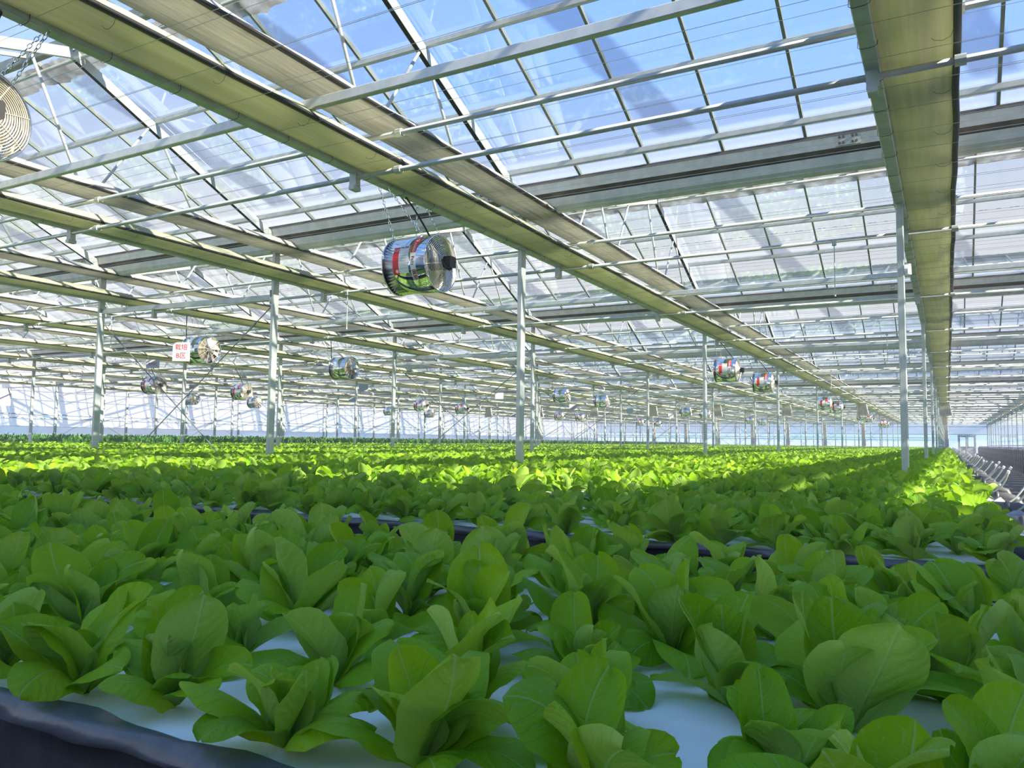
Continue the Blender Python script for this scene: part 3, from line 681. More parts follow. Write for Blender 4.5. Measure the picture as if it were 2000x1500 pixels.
def fan_meshes():
    F = {}
    c = cyl_shell(FR, -FL/2, FL/2); F['casing'] = c.mesh('casing', CHROME, False)
    for p in F['casing'].polygons: p.use_smooth = len(p.vertices) == 4 and abs(p.normal.x) < .5
    for i, x in enumerate((-FL/2, FL/2)):
        c = MB(); c.ring((x, 0, 0), FR+.002, .006, 'x', 48, 6); F['rim%d' % i] = c.mesh('rim', CHROME, True)
    # wire guard bulging out at the motor end (+X)
    c = MB()
    for i in range(15):
        R = .05 + (FR-.05)*i/14; c.ring((FL/2+.055*(1-(R/FR)**2), 0, 0), R, .0036, 'x', 40, 4)
    for i in range(8):
        a = 2*PI*i/8+.2; pts = [(FL/2+.055*(1-(q/FR)**2)+.002, q*math.cos(a), q*math.sin(a)) for q in np.linspace(.05, FR, 6)]; c.tube(pts, .003, 4)
    F['guard'] = c.mesh('guard', GRILLE)
    c = MB(); c.bevbox(FL/2+.03, FL/2+.13, -.05, .05, -.05, .05, .01, 'x'); c.tube([(FL/2-.1, 0, 0), (FL/2+.03, 0, 0)], .06, 14); F['motor'] = c.mesh('motor', BLACK)
    c = MB()                                         # three pressed blades on a hub
    c.tube([(FL/2-.20, 0, 0), (FL/2-.10, 0, 0)], .06, 14)
    for i in range(5):
        a = 2*PI*i/5; vs = []
        for q, w, tw in ((.05, .05, .9), (.12, .09, .7), (.19, .11, .5), (.238, .09, .4)):
            for s in (-1, 1):
                for t in (0, .004):
                    aa = a + s*w*math.cos(tw)/q*.9; vs.append((FL/2-.15 + s*w*math.sin(tw) + t, q*math.cos(aa), q*math.sin(aa)))
        fs = []
        for r_ in range(3):
            o = r_*4; fs += [(o, o+2, o+6, o+4), (o+5, o+7, o+3, o+1), (o, o+4, o+5, o+1), (o+2, o+3, o+7, o+6)]
        fs += [(0, 1, 3, 2), (12, 14, 15, 13)]
        c.add(vs, fs)
    F['blades'] = c.mesh('blades', VANE)
    c = MB(); n = 10                                 # radial guide vanes at the other end (-X)
    for i in range(n):
        a = 2*PI*i/n; d = PI/n*1.7; vs = []
        for q in (.035, FR-.004):
            for s, xx in ((0, -FL/2+.10), (1, -FL/2+.012)):
                aa = a + s*d; vs += [(xx, q*math.cos(aa), q*math.sin(aa)), (xx+.003, q*math.cos(aa), q*math.sin(aa))]
        c.add(vs, [(0,2,6,4), (5,7,3,1), (0,4,5,1), (2,3,7,6), (0,1,3,2), (4,6,7,5)])
    c.tube([(-FL/2+.005, 0, 0), (-FL/2+.11, 0, 0)], .04, 16)
    F['guide_vanes'] = c.mesh('guide_vanes', VANE)
    c = MB(); c.ring((-FL/2, 0, 0), FR-.05, .003, 'x', 36, 4); c.ring((-FL/2, 0, 0), .12, .003, 'x', 30, 4)
    for i in range(8):
        a = 2*PI*i/8+.2; c.tube([(-FL/2-.002, .035*math.cos(a), .035*math.sin(a)), (-FL/2-.002, FR*math.cos(a), FR*math.sin(a))], .0035, 4)
    F['front_guard'] = c.mesh('front_guard', GRILLE)
    return F
F = fan_meshes()
def chain_mesh(p, q, coarse):
    p, q = Vector(p), Vector(q); d = q-p; L_ = d.length; d.normalize(); b = MB()
    if coarse: b.tube([p, q], .0045, 5)
    else:
        n = int(L_/.030); a = d.orthogonal().normalized(); c = d.cross(a)
        for i in range(n):
            m = p + d*(L_*(i+.5)/n); s = a if i % 2 else c; pts = []
            for t in range(9):
                an = 2*PI*t/8; pts.append(m + d*(.020*math.cos(an)) + s*(.0095*math.sin(an)))
            b.tube(pts, .0028, 4, cap=False)
    return b.mesh('chain', CHROME)
def chains(x, coarse, zt):
    out = []
    for sx in (-1, 1):
        for sy in (-1, 1):
            out.append(chain_mesh((sx*(FL/2-.07), sy*.16, math.sqrt(FR**2-.16**2)+.01), (sx*.04+x, sy*.36*(.6 if sy > 0 else 1), zt), coarse))
    return out
LAB = {}
def labels():
    LAB['red_panel'] = curved_patch(FR+.002, -.115, -.05, math.radians(60), math.radians(118)).mesh('red_panel', RED, True)
    LAB['white_panel'] = curved_patch(FR+.002, -.05, .055, math.radians(58), math.radians(116)).mesh('white_panel', LABELW, True)
    LAB['red_band'] = curved_patch(FR+.002, .078, .135, math.radians(32), math.radians(76)).mesh('red_band', RED, True)
    LAB['white_band'] = curved_patch(FR+.002, .078, .135, math.radians(76), math.radians(134)).mesh('white_band', LABELW, True)
labels()
def lettering_set():
    A = math.radians
    S = [('red_panel', [text_on_casing('风机', .034, -.082, A(68), LABELTXT, False)]),
         ('white_panel', [text_on_casing('Pelly 佩丽', .020, .002, A(62), DARKTXT, False, .0004)]),
         ('red_band', [text_on_casing('RCF 60850', .040, .106, A(54), LABELTXT, True, .0004)]),
         ('white_band', [text_on_casing('Pelly', .046, .106, A(93), DARKTXT, True, .0003), text_on_casing('佩丽', .05, .106, A(121), MAROON, True, .001)])]
    b = MB()
    for i in range(7):
        a0 = A(74+i*5.2); p = curved_patch(FR+.0035, -.038, .02+.022*((i*3) % 3 == 0), a0, a0+A(1.6), 1); b.add(p.v, p.f)
    S[1][1].append(b.mesh('lettering', GREYTXT))
    b = MB(); vs = []
    for i in range(14):
        u, v = .016*math.cos(2*PI*i/14), .016*math.sin(2*PI*i/14); a = A(111)+v/FR; vs.append((-.07+u, -(FR+.0035)*math.sin(a), (FR+.0035)*math.cos(a)))
    b.add(vs, [tuple(range(14))]); S[0][1].append(b.mesh('lettering', LABELTXT))
    return S
LET = lettering_set()
def fan(x, y, k, flip, label, near):
    """flip: the fan blows towards the aisle, so its guide vanes face +X"""
    z = E(1.735 if y < 3 else 1.46 if k == 5 else 1.585)
    t = thing('circulation_fan', label, 'fan', (x, y, z), 'air circulation fans')
    Rm = Matrix.Rotation(PI, 4, 'Z') if flip else Matrix.Identity(4)
    for n in ('casing', 'rim0', 'rim1', 'blades', 'motor', 'guard', 'guide_vanes', 'front_guard'):
        o = link(n.rstrip('0123'), F[n], t, Rm)
    if not flip:
        for n, ls in LET:
            o = link(n, LAB[n], t)
            if near:
                for me in ls: link('lettering', me, o)
    zt = ZLOW - z
    for me in chains(LX(k)-x, not near, zt): link('chain', me, t)
    e = (-1 if flip else 1)*(FL/2+.10); dx = LX(k)-x
    b = MB(); pts = []
    P = [Vector((dx, -.02, zt)), Vector((dx*.5+e*.45, -.06, zt*.6)), Vector((e*.80, -.09, .10)), Vector((e*.98, -.07, -.13)), Vector((e*1.05, 0, -.06))]
    for i in range(17):
        u = i/16; q = [p.copy() for p in P]
        while len(q) > 1: q = [q[a].lerp(q[a+1], u) for a in range(len(q)-1)]
        pts.append(q[0])
    b.tube(pts, .009, 6); link('cable', b.mesh('cable', CABLE, True), t)
FANS = [(-4.76, 2.2, 1, 0, 'steel circulation fan with wire guard cut by the left picture edge', 1),
        (-4.2, 5.78, 1, 0, 'large polished fan with red labels on chains under the nearest green screen', 1),
        (-12.0, 9.75, 3, 1, 'polished fan with radial vanes right behind the red lettered sign', 1),
        (-12.0, 13.68, 3, 1, 'polished unlabelled fan hanging alone left of the nearest middle column', 1),
        (-4.2, 17.27, 1, 0, 'red labelled fan just right of the second column on its line', 1),
        (-4.2, 21.16, 1, 0, 'red labelled fan, lower right one of the pair under the long screen', 1),
        (-4.2, 32.82, 1, 0, 'small red labelled fan, left one of the far pair by the fourth column', 0),
        (-4.2, 36.56, 1, 0, 'small red labelled fan, right one of the far pair by the fourth column', 0),
        (-12.0, 25.24, 3, 1, 'small unlabelled fan right of the nearest middle column, left of a pair', 0),
        (-12.0, 28.98, 3, 1, 'small unlabelled fan right of the nearest middle column, right of a pair', 0),
        (-12.0, 40.5, 3, 1, 'tiny unlabelled fan in front of the far drapes, left of a pair', 0),
        (-12.0, 44.3, 3, 1, 'tiny unlabelled fan in front of the far drapes, right of a pair', 0),
        (-20.1, 14.75, 5, 0, 'small red labelled fan left of the dark bracing rods', 0),
        (-20.1, 18.0, 5, 0, 'small red labelled fan just left of the second nearest column', 0),
        (-20.1, 28.0, 5, 0, 'tiny red labelled fan between the nearest middle column and the left drapes, left one', 0),
        (-20.1, 31.3, 5, 0, 'tiny red labelled fan between the nearest middle column and the left drapes, right one', 0),
        (-28.1, 22.45, 7, 1, 'tiny unlabelled fan crossed by the bracing rods', 0),
        (-28.1, 25.95, 7, 1, 'tiny unlabelled fan below and right of a red labelled one', 0),
        (-28.1, 36.0, 7, 1, 'tiny unlabelled fan before the white wall, left one', 0),
        (-28.1, 40.0, 7, 1, 'tiny unlabelled fan before the white wall, right one', 0),
        (-4.2, 48.2, 1, 0, 'speck sized red fan beyond the drapes on the second line, first', 0),
        (-4.2, 52.0, 1, 0, 'speck sized red fan beyond the drapes on the second line, second', 0),
        (-4.2, 64.0, 1, 0, 'speck sized red fan beyond the drapes on the second line, third', 0),
        (-4.2, 68.0, 1, 0, 'speck sized red fan beyond the drapes on the second line, fourth', 0),
        (-20.1, 42.0, 5, 0, 'speck sized red fan in the far middle, first of four', 0),
        (-20.1, 45.0, 5, 0, 'speck sized red fan in the far middle, second of four', 0),
        (-20.1, 56.0, 5, 0, 'speck sized red fan in the far middle, third of four', 0),
        (-20.1, 60.0, 5, 0, 'speck sized red fan in the far middle, fourth of four', 0),
        (-12.0, 56.0, 3, 1, 'speck sized bare fan beyond the drapes, first', 0),
        (-12.0, 60.0, 3, 1, 'speck sized bare fan beyond the drapes, second', 0)]
for a in FANS: fan(*a)

# ------------------------------------------------------------------ signs
def sign(x, y, z, w, h, lines, label, m=SIGNRED, top=2.19, rz=0.0):
    t = thing('hanging_sign', label, 'sign', (x, y, E(z)), 'hanging signs'); t.rotation_euler = (0, 0, rz)
    b = MB(); b.box(-w/2, w/2, -.006, .006, -h/2, h/2); link('board', b.mesh('board', SIGNW), t)
    for s, size, dz in lines:
        vs, fs = text_mesh(s, size*.9, 0); b = MB(); b.add([(u, -.0085, v+dz) for u, v, _ in vs], fs); link('lettering', b.mesh('lettering', m), t)
    for s in (-1, 1):
        b = MB(); a = s*(w/2-.03); b.tube([(a, 0, h/2), (a, -a*math.tan(rz), top-z)], .002, 4); link('hanging_wire', b.mesh('hanging_wire', WIRE), t)
SR = math.radians(28)
sign(-11.62, 9.04, 1.463, .30, .33, [('栽培', .125, .075), ('B区', .125, -.072)], 'white sign with large red characters and a letter B', rz=SR)
sign(-17.84, 13.04, 1.84, .34, .22, [('栽培区', .085, 0)], 'small white sign with faint red characters above the leftmost small fan', rz=SR)
sign(-21.23, 17.04, 1.565, .30, .20, [('栽培区', .08, 0)], 'tiny white sign with faint red characters above the bracing rods', rz=SR)
sign(-32.15, 17.04, 1.44, .45, .68, [('栽培', .18, .145), ('A区', .18, -.11)], 'white sign with pink characters at the left picture edge', SIGNPINK, rz=math.radians(60))
for i, (px, py, X, Y, z) in enumerate(((0, 0, -14.22, 17.04, 1.41), (0, 0, -18.04, 21.04, 1.343), (0, 0, -12.15, 21.04, 1.37), (0, 0, -18.3, 33.04, 1.2), (0, 0, -10.86, 29.04, 1.21), (0, 0, -11.74, 37.04, 1.277), (0, 0, -11.47, 25.04, 1.184))):
    sign(X, Y, z, .26, .2, [], 'blank white board hanging from a far pipe, %s of seven' % nth(i), rz=SR)
# screen drive motor under a pipe, beside the sign
t = thing('drive_motor', 'brown screen drive motor under the pipe below the lettered sign', 'motor', (-16.15, 13.04, E(1.93)))
b = MB(); b.bevbox(-.11, .11, -.09, .09, -.10, .10, .02, 'x'); link('gearbox', b.mesh('gearbox', mat('brown_gearbox', (.14, .10, .07), .5, noise=8)), t)
b = MB(); b.tube([(.11, 0, -.04), (.16, 0, -.04), (.42, 0, -.04)], [.05, .075, .075], 14); link('motor_body', b.mesh('motor_body', mat('dark_motor', (.06, .055, .05), .5)), t)
b = MB(); b.box(-.05, .05, -.05, .05, .10, .22); link('mount', b.mesh('mount', STEEL), t)
# sensor on the aisle column
t = thing('wall_sensor', 'small white round sensor on the nearest aisle column', 'sensor', (LX(0)+.03, GY(1)-.02, E(1.62)))
b = MB(); b.tube([(0, 0, 0), (.03, 0, 0)], .05, 16); b.tube([(.03, 0, -.05), (.03, 0, .05)], .03, 12); link('housing', b.mesh('housing', TIP), t)

# thin haze volume added to pale the distance, as lens glare does
hz = bpy.data.materials.new('haze'); hz.use_nodes = True; nh = hz.node_tree; nh.nodes.clear()
ho, hv = nh.nodes.new('ShaderNodeOutputMaterial'), nh.nodes.new('ShaderNodeVolumeScatter'); hv.inputs['Density'].default_value = 0.0042; hv.inputs['Anisotropy'].default_value = 0.2
nh.links.new(hv.outputs[0], ho.inputs['Volume'])
b = MB(); b.box(XL+.05, XR-.05, -6, YF-.05, .01, E(2.62)); tag(link('haze', b.mesh('haze', hz)), 'thin haze added to pale the far end like lens glare', 'haze', kind='stuff')

# ------------------------------------------------------------------ growing beds
BED_Y0, BED_P, BED_W = 0.612, 2.085, 1.46
BX0, BX1 = -23.8, 0.17
NB = int((YF-2-BED_Y0)//BED_P)
def liner_mesh(x0, x1, fine):
    """black liner folded over the bed's rim: lip on top, wrinkled skirt below"""
    b = MB(); prof = [(.034, .006), (.016, .009), (.002, .006), (-.005, -.003), (-.004, -.013), (.005, -.019), (.009, -.05), (.012, -.14), (.012, -.30)]
    xs = []; x = x1
    while x > x0: xs.append(x); x -= (.03 if (fine and x > -3) else .8)
    xs.append(x0); vs = []
    r = random.Random(3)
    for x in xs:
        f = 1.0 if fine else .3
        for i, (y, z) in enumerate(prof):
            wr = (.004*math.sin(x*21+i) + .003*math.sin(x*47+2*i) + (.012*max(0, math.sin(x*15+.6*i))**6 if i > 5 else 0))*f
            vs.append((x, y - wr + .002*math.sin(i*9+x*13)*f, z + .003*math.sin(x*17+i*2)*f))
    n = len(prof); fs = [(i*n+a, i*n+a+1, i*n+n+a+1, i*n+n+a) for i in range(len(xs)-1) for a in range(n-1)]
    b.add(vs, fs); b.m = [1 if (q % (n-1)) < 5 else 0 for q in range(len(fs))]
    return b.mesh('liner_rim', [LINER, LINER_LIP], True)
LF, LC = liner_mesh(BX0, BX1, True), liner_mesh(BX0, BX1, False)
b = MB(); b.bevbox(BX0+.02, BX1-.02, .03, BED_W-.03, -.055, 0, .006, 'x'); BRD = b.mesh('float_board', BOARD)
b = MB(); b.box(BX0+.02, BX1-.02, BED_W-.03, BED_W, -.30, .012); b.box(BX1-.03, BX1, 0, BED_W, -.30, .012); b.box(BX0, BX0+.03, 0, BED_W, -.3, .012); BBK = b.mesh('liner_back', LINER)
b = MB()
for x in np.arange(BX1-.15, BX0, -2.4):
    for y in (.15, BED_W-.15): b.box(x-.025, x+.025, y-.025, y+.025, -ZB, -.30)
    b.box(x-.02, x+.02, .1, BED_W-.1, -.34, -.30)
BLEG = b.mesh('bed_frame', STEEL)
bedname = lambda n: 'front bed' if n == 0 else nth(n) + ' bed'
for n in range(NB):
    t = thing('growing_bed', 'long white board growing bed with black liner rim, %s from the camera' % nth(n), 'growing bed', (0, BED_Y0+n*BED_P, ZB), 'lettuce beds')
    link('float_board', BRD, t); link('liner_rim', LF if n < 2 else LC, t); link('liner_back', BBK, t); link('bed_frame', BLEG, t)
# second block of beds beyond the left passage
QX0, QX1 = XL+.6, BX0-1.0
b = MB(); b.bevbox(QX0, QX1, .03, BED_W-.03, -.055, 0, .006, 'x'); QBR, QBO = b.mesh('float_board', BOARD), None
b = MB(); b.bevbox(QX0, QX1, .03, BED_W-.03, -.055, 0, .006, 'x'); QBO = b.mesh('float_board', BOARD_OLD)
b = MB(); b.box(QX0-.02, QX1+.02, 0, .03, -.3, .012); b.box(QX0-.02, QX1+.02, BED_W-.03, BED_W, -.3, .012); b.box(QX1, QX1+.03, 0, BED_W, -.3, .012); QRM = b.mesh('liner_rim', LINER)
b = MB()
for x in np.arange(QX1-.2, QX0, -2.4): b.box(x-.025, x+.025, .2, BED_W-.2, -ZB, -.3)
QLG = b.mesh('bed_frame', STEEL)
QEMPTY = 9
for n in range(4, NB):
    lab = ('empty grey board bed beyond the left passage, %s of five' % nth(n-4)) if n < QEMPTY else 'bed of taller dark green crop beyond the left passage, %s deep' % nth(n-QEMPTY)
    t = thing('left_growing_bed', lab, 'growing bed', (0, BED_Y0+n*BED_P, ZB), 'beds beyond the left passage')
    link('float_board', QBO if n < QEMPTY else QBR, t); link('liner_rim', QRM, t); link('bed_frame', QLG, t)
# covered beds right of the aisle
def skirt_mesh(seed):
    r = random.Random(seed); b = MB(); vs = []; ny = 40
    for i in range(ny+1):
        y = BED_W*i/ny
        for z, o in ((1.02, .0), (.9, .03), (.6, .02), (.3, .01), (.02, 0)): vs.append((2.72 - o*math.sin(y*26+seed) - .02*abs(math.sin(y*11+seed)), y, z))
    fs = [(i*5+a, i*5+a+1, i*5+5+a+1, i*5+5+a) for i in range(ny) for a in range(4)]; b.add(vs, fs); return b.mesh('liner_skirt', SKIRT, True)
def cover_mesh(seed):
    r = random.Random(seed); b = MB(); nx, ny = 8, 16; vs = []
    for i in range(ny+1):
        for a in range(nx+1):
            edge = a in (0, nx) or i in (0, ny)
            vs.append((2.66+.85*a/nx, BED_W*i/ny, .98 if edge else 1.05+r.uniform(-.05, .07)))
    fs = [(i*(nx+1)+a, i*(nx+1)+a+1, (i+1)*(nx+1)+a+1, (i+1)*(nx+1)+a) for i in range(ny) for a in range(nx)]
    b.add(vs, fs); return b.mesh('crumpled_cover', COVER)
SK = [skirt_mesh(s) for s in (1, 2)]; CV = [cover_mesh(s) for s in (1, 2)]
b = MB(); b.box(2.70, 3.5, 0, BED_W, .90, .98); RT = b.mesh('tray', LINER)
b = MB(); b.tube([(2.66, .3, .02), (2.66, .3, 1.0)], .022, 8); b.tube([(2.66, 1.3, .02), (2.66, 1.3, 1.0)], .022, 8); RP = b.mesh('drain_pipe', FLAP)
for n in range(8, NB):
    t = thing('covered_bed', 'bed under crumpled grey cover with black skirt across the aisle, %s along' % nth(n-8), 'growing bed', (0, BED_Y0+n*BED_P, 0), 'covered beds across the aisle')
    link('tray', RT, t); link('liner_skirt', SK[n % 2], t); link('crumpled_cover', CV[n % 2], t); link('drain_pipe', RP, t)

# bed ends on the aisle: liner flap, drain pipe, hoses with white tips
def flap_mesh(seed):
    r = random.Random(seed); b = MB(); nx, ny = 8, 18; vs = []
    for i in range(ny+1):
        y = .05 + (BED_W-.1)*i/ny
        for a in range(nx+1):
            s = a/nx; x = .17 + .26*s - .03*math.sin(y*5+seed)*s
            z = .012 - .10*s**1.6 + (.035*math.sin(y*9+s*5+seed) + .02*math.sin(y*23-s*9) + r.uniform(-.012, .012))*min(1, s*2)
            vs.append((x, y, z))
    m = len(vs); vs += [(x, y, z-.01) for x, y, z in vs]
    fs = [(i*(nx+1)+a, i*(nx+1)+a+1, (i+1)*(nx+1)+a+1, (i+1)*(nx+1)+a) for i in range(ny) for a in range(nx)]
    fs += [tuple(q+m for q in reversed(f)) for f in fs]
    b.add(vs, fs); return b.mesh('liner_flap', FLAP, True)
FLP = [flap_mesh(s) for s in range(3)]
b = MB(); b.tube([(.18, 0, .02), (.33, 0, .02), (.385, 0, .005), (.41, 0, -.05), (.412, 0, -.5)], .034, 12); b.tube([(.27, 0, .02), (.29, 0, .02)], .039, 12); DPIPE = b.mesh('drain_pipe', PIPEGREY, True)
def hose(seed):
    r = random.Random(seed); a = r.uniform(-.25, .1); b = MB(); pts = []
    P = [Vector((.28, 0, .01)), Vector((.36, -.02, .02)), Vector((.40, a*.3, .10)), Vector((.43+r.uniform(-.02, .03), a*.45, .17+r.uniform(-.02, .03)))]
    for i in range(9):
        u = i/8; q = list(P)
        while len(q) > 1: q = [q[k].lerp(q[k+1], u) for k in range(len(q)-1)]
        pts.append(q[0])
    b.tube(pts, .0065, 6); d = (pts[-1]-pts[-2]).normalized(); c = MB(); c.tube([pts[-1]-d*.004, pts[-1]+d*.018], .011, 8)
    return b.mesh('hose', TUBE, True), c.mesh('hose_tip', TIP)
HS = [hose(s) for s in range(5)]
for n in range(1, NB):
    y = BED_Y0 + n*BED_P
    t = thing('drain_fitting', 'dark drain pipe with white tipped hoses at the aisle end of the %s' % bedname(n), 'drain pipe', (0, y, ZB), 'bed end drain fittings')
    link('liner_flap', FLP[n % 3], t)
    for q in range(2): link('drain_pipe', DPIPE, t, T((0, .35+q*1.05, 0)))
    for q in range(3 if n < 6 else 2):
        h, tp = HS[(n*3+q*2) % 5]; M = T((random.uniform(-.03, .03), .2+q*.55+random.uniform(-.12, .2), random.uniform(-.03, .01))); o = link('hose', h, t, M); link('hose_tip', tp, o)

# ------------------------------------------------------------------ lettuce
def leaf_grid(nx, ny, wid, cup, bend, ruf, tw, seed):
    """oval leaf of length 1 along +Y, upper face up; returns grid (ny+1, nx+1, 3)"""
    r = np.random.default_rng(seed); t = 1-(1-np.linspace(0, 1, ny+1))**1.4
    s = np.linspace(-1, 1, nx+1); s = np.sign(s)*np.abs(s)**0.8
    c0 = .585
    f = np.where(t > c0, np.clip(1-((t-c0)/(1-c0))**2.15, 0, 1)**.5, np.clip(1-np.abs((c0-t)/(c0+.015))**2.0, 0, 1)**.72)*wid*.5
    f = f*np.clip(.30 + 2.6*t, 0, 1) + .030*np.clip(1-t*3, 0, 1)
    f[-1] = wid*.07
    ang = .22*bend - bend*t**1.7*1.22; dy = np.cos(ang); dz = np.sin(ang); dt = np.diff(t)
    cy = np.concatenate([[0], np.cumsum((dy[1:]+dy[:-1])/2*dt)]); cz = np.concatenate([[0], np.cumsum((dz[1:]+dz[:-1])/2*dt)])
    G = np.zeros((ny+1, nx+1, 3)); ph = r.uniform(0, 6.28, 6)
    for i in range(ny+1):
        w = f[i]; bl = min(1, t[i]*2.5)
        lift = cup*s**2*w*(.9 if cup > 0 else 1.0)*(1-.35*t[i]) + bl*(.020*np.sin(3.1*s+ph[0]+5*t[i]) + .012*np.sin(7*t[i]+ph[1]+2*s))*ruf*1.4 + ruf*.022*bl*s**4*np.sin(t[i]*15+ph[2]+(s > 0)*1.7)
        lift = lift - .010*np.exp(-(s/.16)**2)*(1-t[i])
        tau = tw*.55*t[i]; sh = .05*tw*np.sin(3.0*t[i])
        x = s*w*(1-.16*abs(cup)*s**2)
        xr = x*np.cos(tau) - lift*np.sin(tau); lr = x*np.sin(tau) + lift*np.cos(tau)
        G[i, :, 0] = xr + sh; G[i, :, 1] = cy[i] - np.sin(ang[i])*lr; G[i, :, 2] = cz[i] + np.cos(ang[i])*lr
    return G, t
def grid_faces(nx, ny): return [(i*(nx+1)+a, i*(nx+1)+a+1, (i+1)*(nx+1)+a+1, (i+1)*(nx+1)+a) for i in range(ny) for a in range(nx)]
LV = []; LG = []
LEAFP = [(.60, .40, .55, .8, .5), (.58, .75, .35, .8, -.6), (.66, .25, .95, .7, .3), (.60, .60, .10, .9, .9), (.62, -.45, 1.15, .8, -.4), (.50, 1.0, .5, .7, .6), (.62, -.6, .75, .8, -.7), (.56, .9, .7, 1.0, -1.0), (.64, .15, -.15, .9, .4), (.58, -.3, 1.4, .9, 1.1)]
for q, (w, c, bd, rf, tw) in enumerate(LEAFP):
    nx, ny = 8, 11; G, t = leaf_grid(nx, ny, w, c, bd, rf, tw, 50+q)
    me = bpy.data.meshes.new('leaf'); me.from_pydata(G.reshape(-1, 3).tolist(), [], grid_faces(nx, ny)); me.materials.append(LEAF)
    uvl = me.uv_layers.new(name='UVMap'); idx = np.zeros(len(me.loops), dtype=np.int32); me.loops.foreach_get('vertex_index', idx)
    G0 = leaf_grid(nx, ny, w, 0, 0, 0, 0, 50+q)[0]; uv = np.stack([G0.reshape(-1, 3)[:, 0]+.5, np.repeat(t, nx+1)], 1)[idx]; uvl.data.foreach_set('uv', uv.astype(np.float32).ravel())
    me.polygons.foreach_set('use_smooth', [True]*len(me.polygons)); me.update(); LV.append(me); LG.append(G.reshape(-1, 3))

def leaf_spec(r, big=1.0):
    """(azimuth, elevation, length, roll, kind) for every leaf of one plant"""
    out = []; a0 = r.uniform(0, 6.28); n1 = r.choice((4, 5, 5)); n2 = r.choice((5, 6, 6))
    for i in range(n1): out.append((a0+i*6.283/n1+r.uniform(-.5, .5), math.radians(r.uniform(12, 46)), r.uniform(.10, .145)*big, r.uniform(-.6, .6), r.choice((0, 2, 4, 6, 9, 7, 2))))
    for i in range(n2): out.append((a0+.7+i*6.283/n2+r.uniform(-.6, .6), math.radians(r.uniform(48, 82)), r.uniform(.10, .158)*big, r.uniform(-.55, .55), r.choice((0, 1, 2, 3, 4, 6, 7, 8, 8, 9))))
    out.append((r.uniform(0, 6.28), math.radians(r.uniform(72, 86)), r.uniform(.07, .10)*big, 0, 5)); out.append((r.uniform(0, 6.28), math.radians(r.uniform(65, 82)), r.uniform(.05, .085)*big, 0, 5))
    return out
def leaf_matrix(az, el, ln, ro): return Matrix.Rotation(az, 4, 'Z') @ Matrix.Rotation(el, 4, 'X') @ Matrix.Rotation(ro, 4, 'Y') @ Matrix.Diagonal((ln, ln, ln, 1))

def bed_points(n, sx=.198, sy=.198, jit=.03, x0=BX0+.1, x1=BX1-.06):
    """planting points of one bed: list of (x, y, row, number from the right)"""
    ys = np.arange(.095, BED_W-.06, sy); out = []
    for ri, y in enumerate(ys):
        xs = np.arange(x1 - (sx/2 if ri % 2 else 0), x0, -sx)
        for ci, x in enumerate(xs): out.append((x+rng.uniform(-jit, jit), BED_Y0+n*BED_P+y+rng.uniform(-jit, jit)*.7, ri, ci))
    return out
near = []; rest = []
for n in range(0, 5):
    for x, y, ri, ci in bed_points(n):
        ang = math.degrees(math.atan2(-x, y))         # inside the view's fan, with a margin
        (near if -8 < ang < 64 and x > -1.98*y - .05 else rest).append((x, y, ri, ci, n))
near.sort(key=lambda q: q[0]**2*.8+q[1]**2)
rest += near[300:]; near = near[:300]
R_ = random.Random(5)
rows = {}
for q in near: rows.setdefault((q[4], q[2]), []).append(q)
for (n, ri), qs in sorted(rows.items()):
    qs.sort(key=lambda q: -q[0])                      # counted from the aisle end
    for i, (x, y, _, _, _) in enumerate(qs):
        t = thing('lettuce', 'leafy green lettuce, %s from the aisle end in row %s of the %s' % (nth(i), ('one','two','three','four','five','six','seven','eight','nine')[ri], bedname(n)), 'lettuce', (x, y, ZB+.002), 'lettuces in the %s' % bedname(n))
        for az, el, ln, ro, kd in leaf_spec(R_, R_.uniform(.90, 1.22)):
            for _ in range(14):                       # lift a leaf that would dip into the board
                Mx = leaf_matrix(az, el, ln, ro); q3 = np.array(Mx.to_3x3())
                if (LG[kd] @ q3.T)[:, 2].min() > -.004: break
                el += .09; ro *= .8
            link('leaf', LV[kd], t, Mx @ Matrix.Rotation(R_.uniform(-.25, .25), 4, 'Z'))

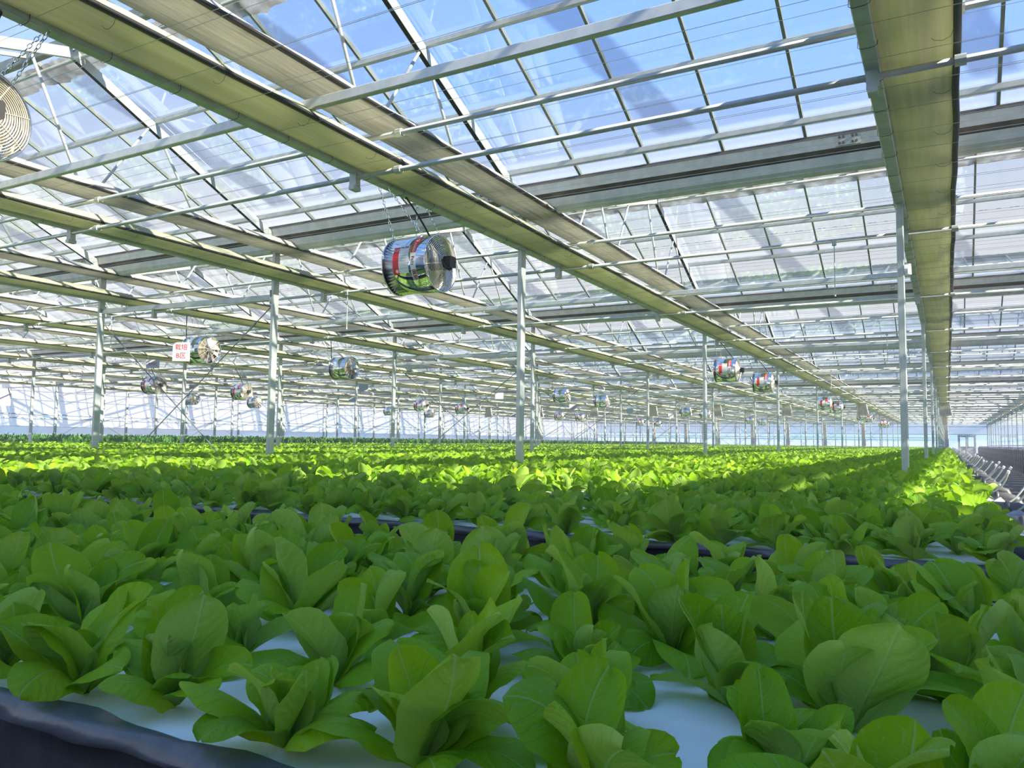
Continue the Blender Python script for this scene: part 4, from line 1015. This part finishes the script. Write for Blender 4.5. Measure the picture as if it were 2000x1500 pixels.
def field_mesh(name, plants, nx, ny, nleaf, scale, material, tall=1.0):
    """one mesh of many plants: every leaf a small curved grid"""
    P = np.array(plants); N = len(P); r = rng
    base = [leaf_grid(nx, ny, w, c, bd, 0, 0, 90+i)[0].reshape(-1, 3) for i, (w, c, bd, rf, tw) in enumerate(LEAFP)]
    base = np.array(base); nv = base.shape[1]; F0 = np.array(grid_faces(nx, ny))
    M = N*nleaf
    li = np.tile(np.arange(nleaf), N); pos = np.repeat(P[:, :2], nleaf, 0)
    low = li < nleaf*.4
    el = np.where(low, r.uniform(.15, .6, M), r.uniform(.85, 1.4, M)); az = li*2.4 + np.repeat(r.uniform(0, 6.28, N), nleaf) + r.uniform(-.3, .3, M)
    ln = np.where(low, r.uniform(.10, .14, M), r.uniform(.105, .16, M))*scale; kd = r.integers(0, len(base), M)
    V = base[kd]*ln[:, None, None]
    y2 = V[..., 1]*np.cos(el)[:, None] - V[..., 2]*np.sin(el)[:, None]; z2 = (V[..., 1]*np.sin(el)[:, None] + V[..., 2]*np.cos(el)[:, None])*tall
    ca, sa = np.cos(az)[:, None], np.sin(az)[:, None]
    z2 = np.maximum(z2, .004)
    X = V[..., 0]*ca - y2*sa + pos[:, 0:1]; Y = V[..., 0]*sa + y2*ca + pos[:, 1:2]
    co = np.stack([X, Y, z2+ZB], -1).reshape(-1, 3).astype(np.float32)
    fa = (F0[None] + (np.arange(M)*nv)[:, None, None]).reshape(-1, 4).astype(np.int32)
    tint = np.repeat(np.clip(r.normal(.5, .28, M), 0, 1), nv).astype(np.float32)
    return co, fa, tint
def build_field(name, chunks, material):
    co = np.concatenate([c[0] for c in chunks]); tint = np.concatenate([c[2] for c in chunks]); fs = []; o = 0
    for c in chunks: fs.append(c[1]+o); o += len(c[0])
    fa = np.concatenate(fs)
    me = bpy.data.meshes.new(name); me.vertices.add(len(co)); me.vertices.foreach_set('co', co.ravel())
    me.loops.add(fa.size); me.loops.foreach_set('vertex_index', fa.ravel())
    me.polygons.add(len(fa)); me.polygons.foreach_set('loop_start', np.arange(0, fa.size, 4, dtype=np.int32))
    me.polygons.foreach_set('use_smooth', np.ones(len(fa), dtype=bool))
    at = me.attributes.new('tint', 'FLOAT', 'POINT'); at.data.foreach_set('value', tint)
    me.materials.append(material); me.update(calc_edges=True); me.validate()
    return me
def in_view(x, y): return x > -2.9*y - 4.0
A = [(x, y) for x, y, *_ in rest if in_view(x, y)]
B_, C_ = [], []
for n in range(5, 11): B_ += [(x, y) for x, y, *_ in bed_points(n) if in_view(x, y)]
for n in range(11, NB): C_ += [(x, y) for x, y, *_ in bed_points(n, .29, .205, .05) if in_view(x, y)]
a_near = [p for p in A if p[1] < 6.8]; a_far = [p for p in A if p[1] >= 6.8]
ch = [field_mesh('a', a_near, 4, 5, 10, 1.1, None), field_mesh('a2', a_far, 2, 4, 10, 1.1, None), field_mesh('b', B_, 2, 3, 8, 1.15, None), field_mesh('c', C_, 2, 2, 6, 1.3, None)]
o = link('lettuce_rows', build_field('lettuce_rows', ch, LEAF_FAR)); tag(o, 'countless bright green lettuces filling the beds back to the far wall', 'lettuce', kind='stuff')
D_ = []
for n in range(QEMPTY, NB): D_ += [(x, y) for x, y, *_ in bed_points(n, .34, .30, .07, QX0+.1, QX1-.1) if in_view(x, y)]
o = link('tall_crop', build_field('tall_crop', [field_mesh('d', D_, 2, 2, 6, 1.6, None, 1.8)], LEAF_DARK)); tag(o, 'taller dark green leaf crop beyond the left passage', 'crop', kind='stuff')
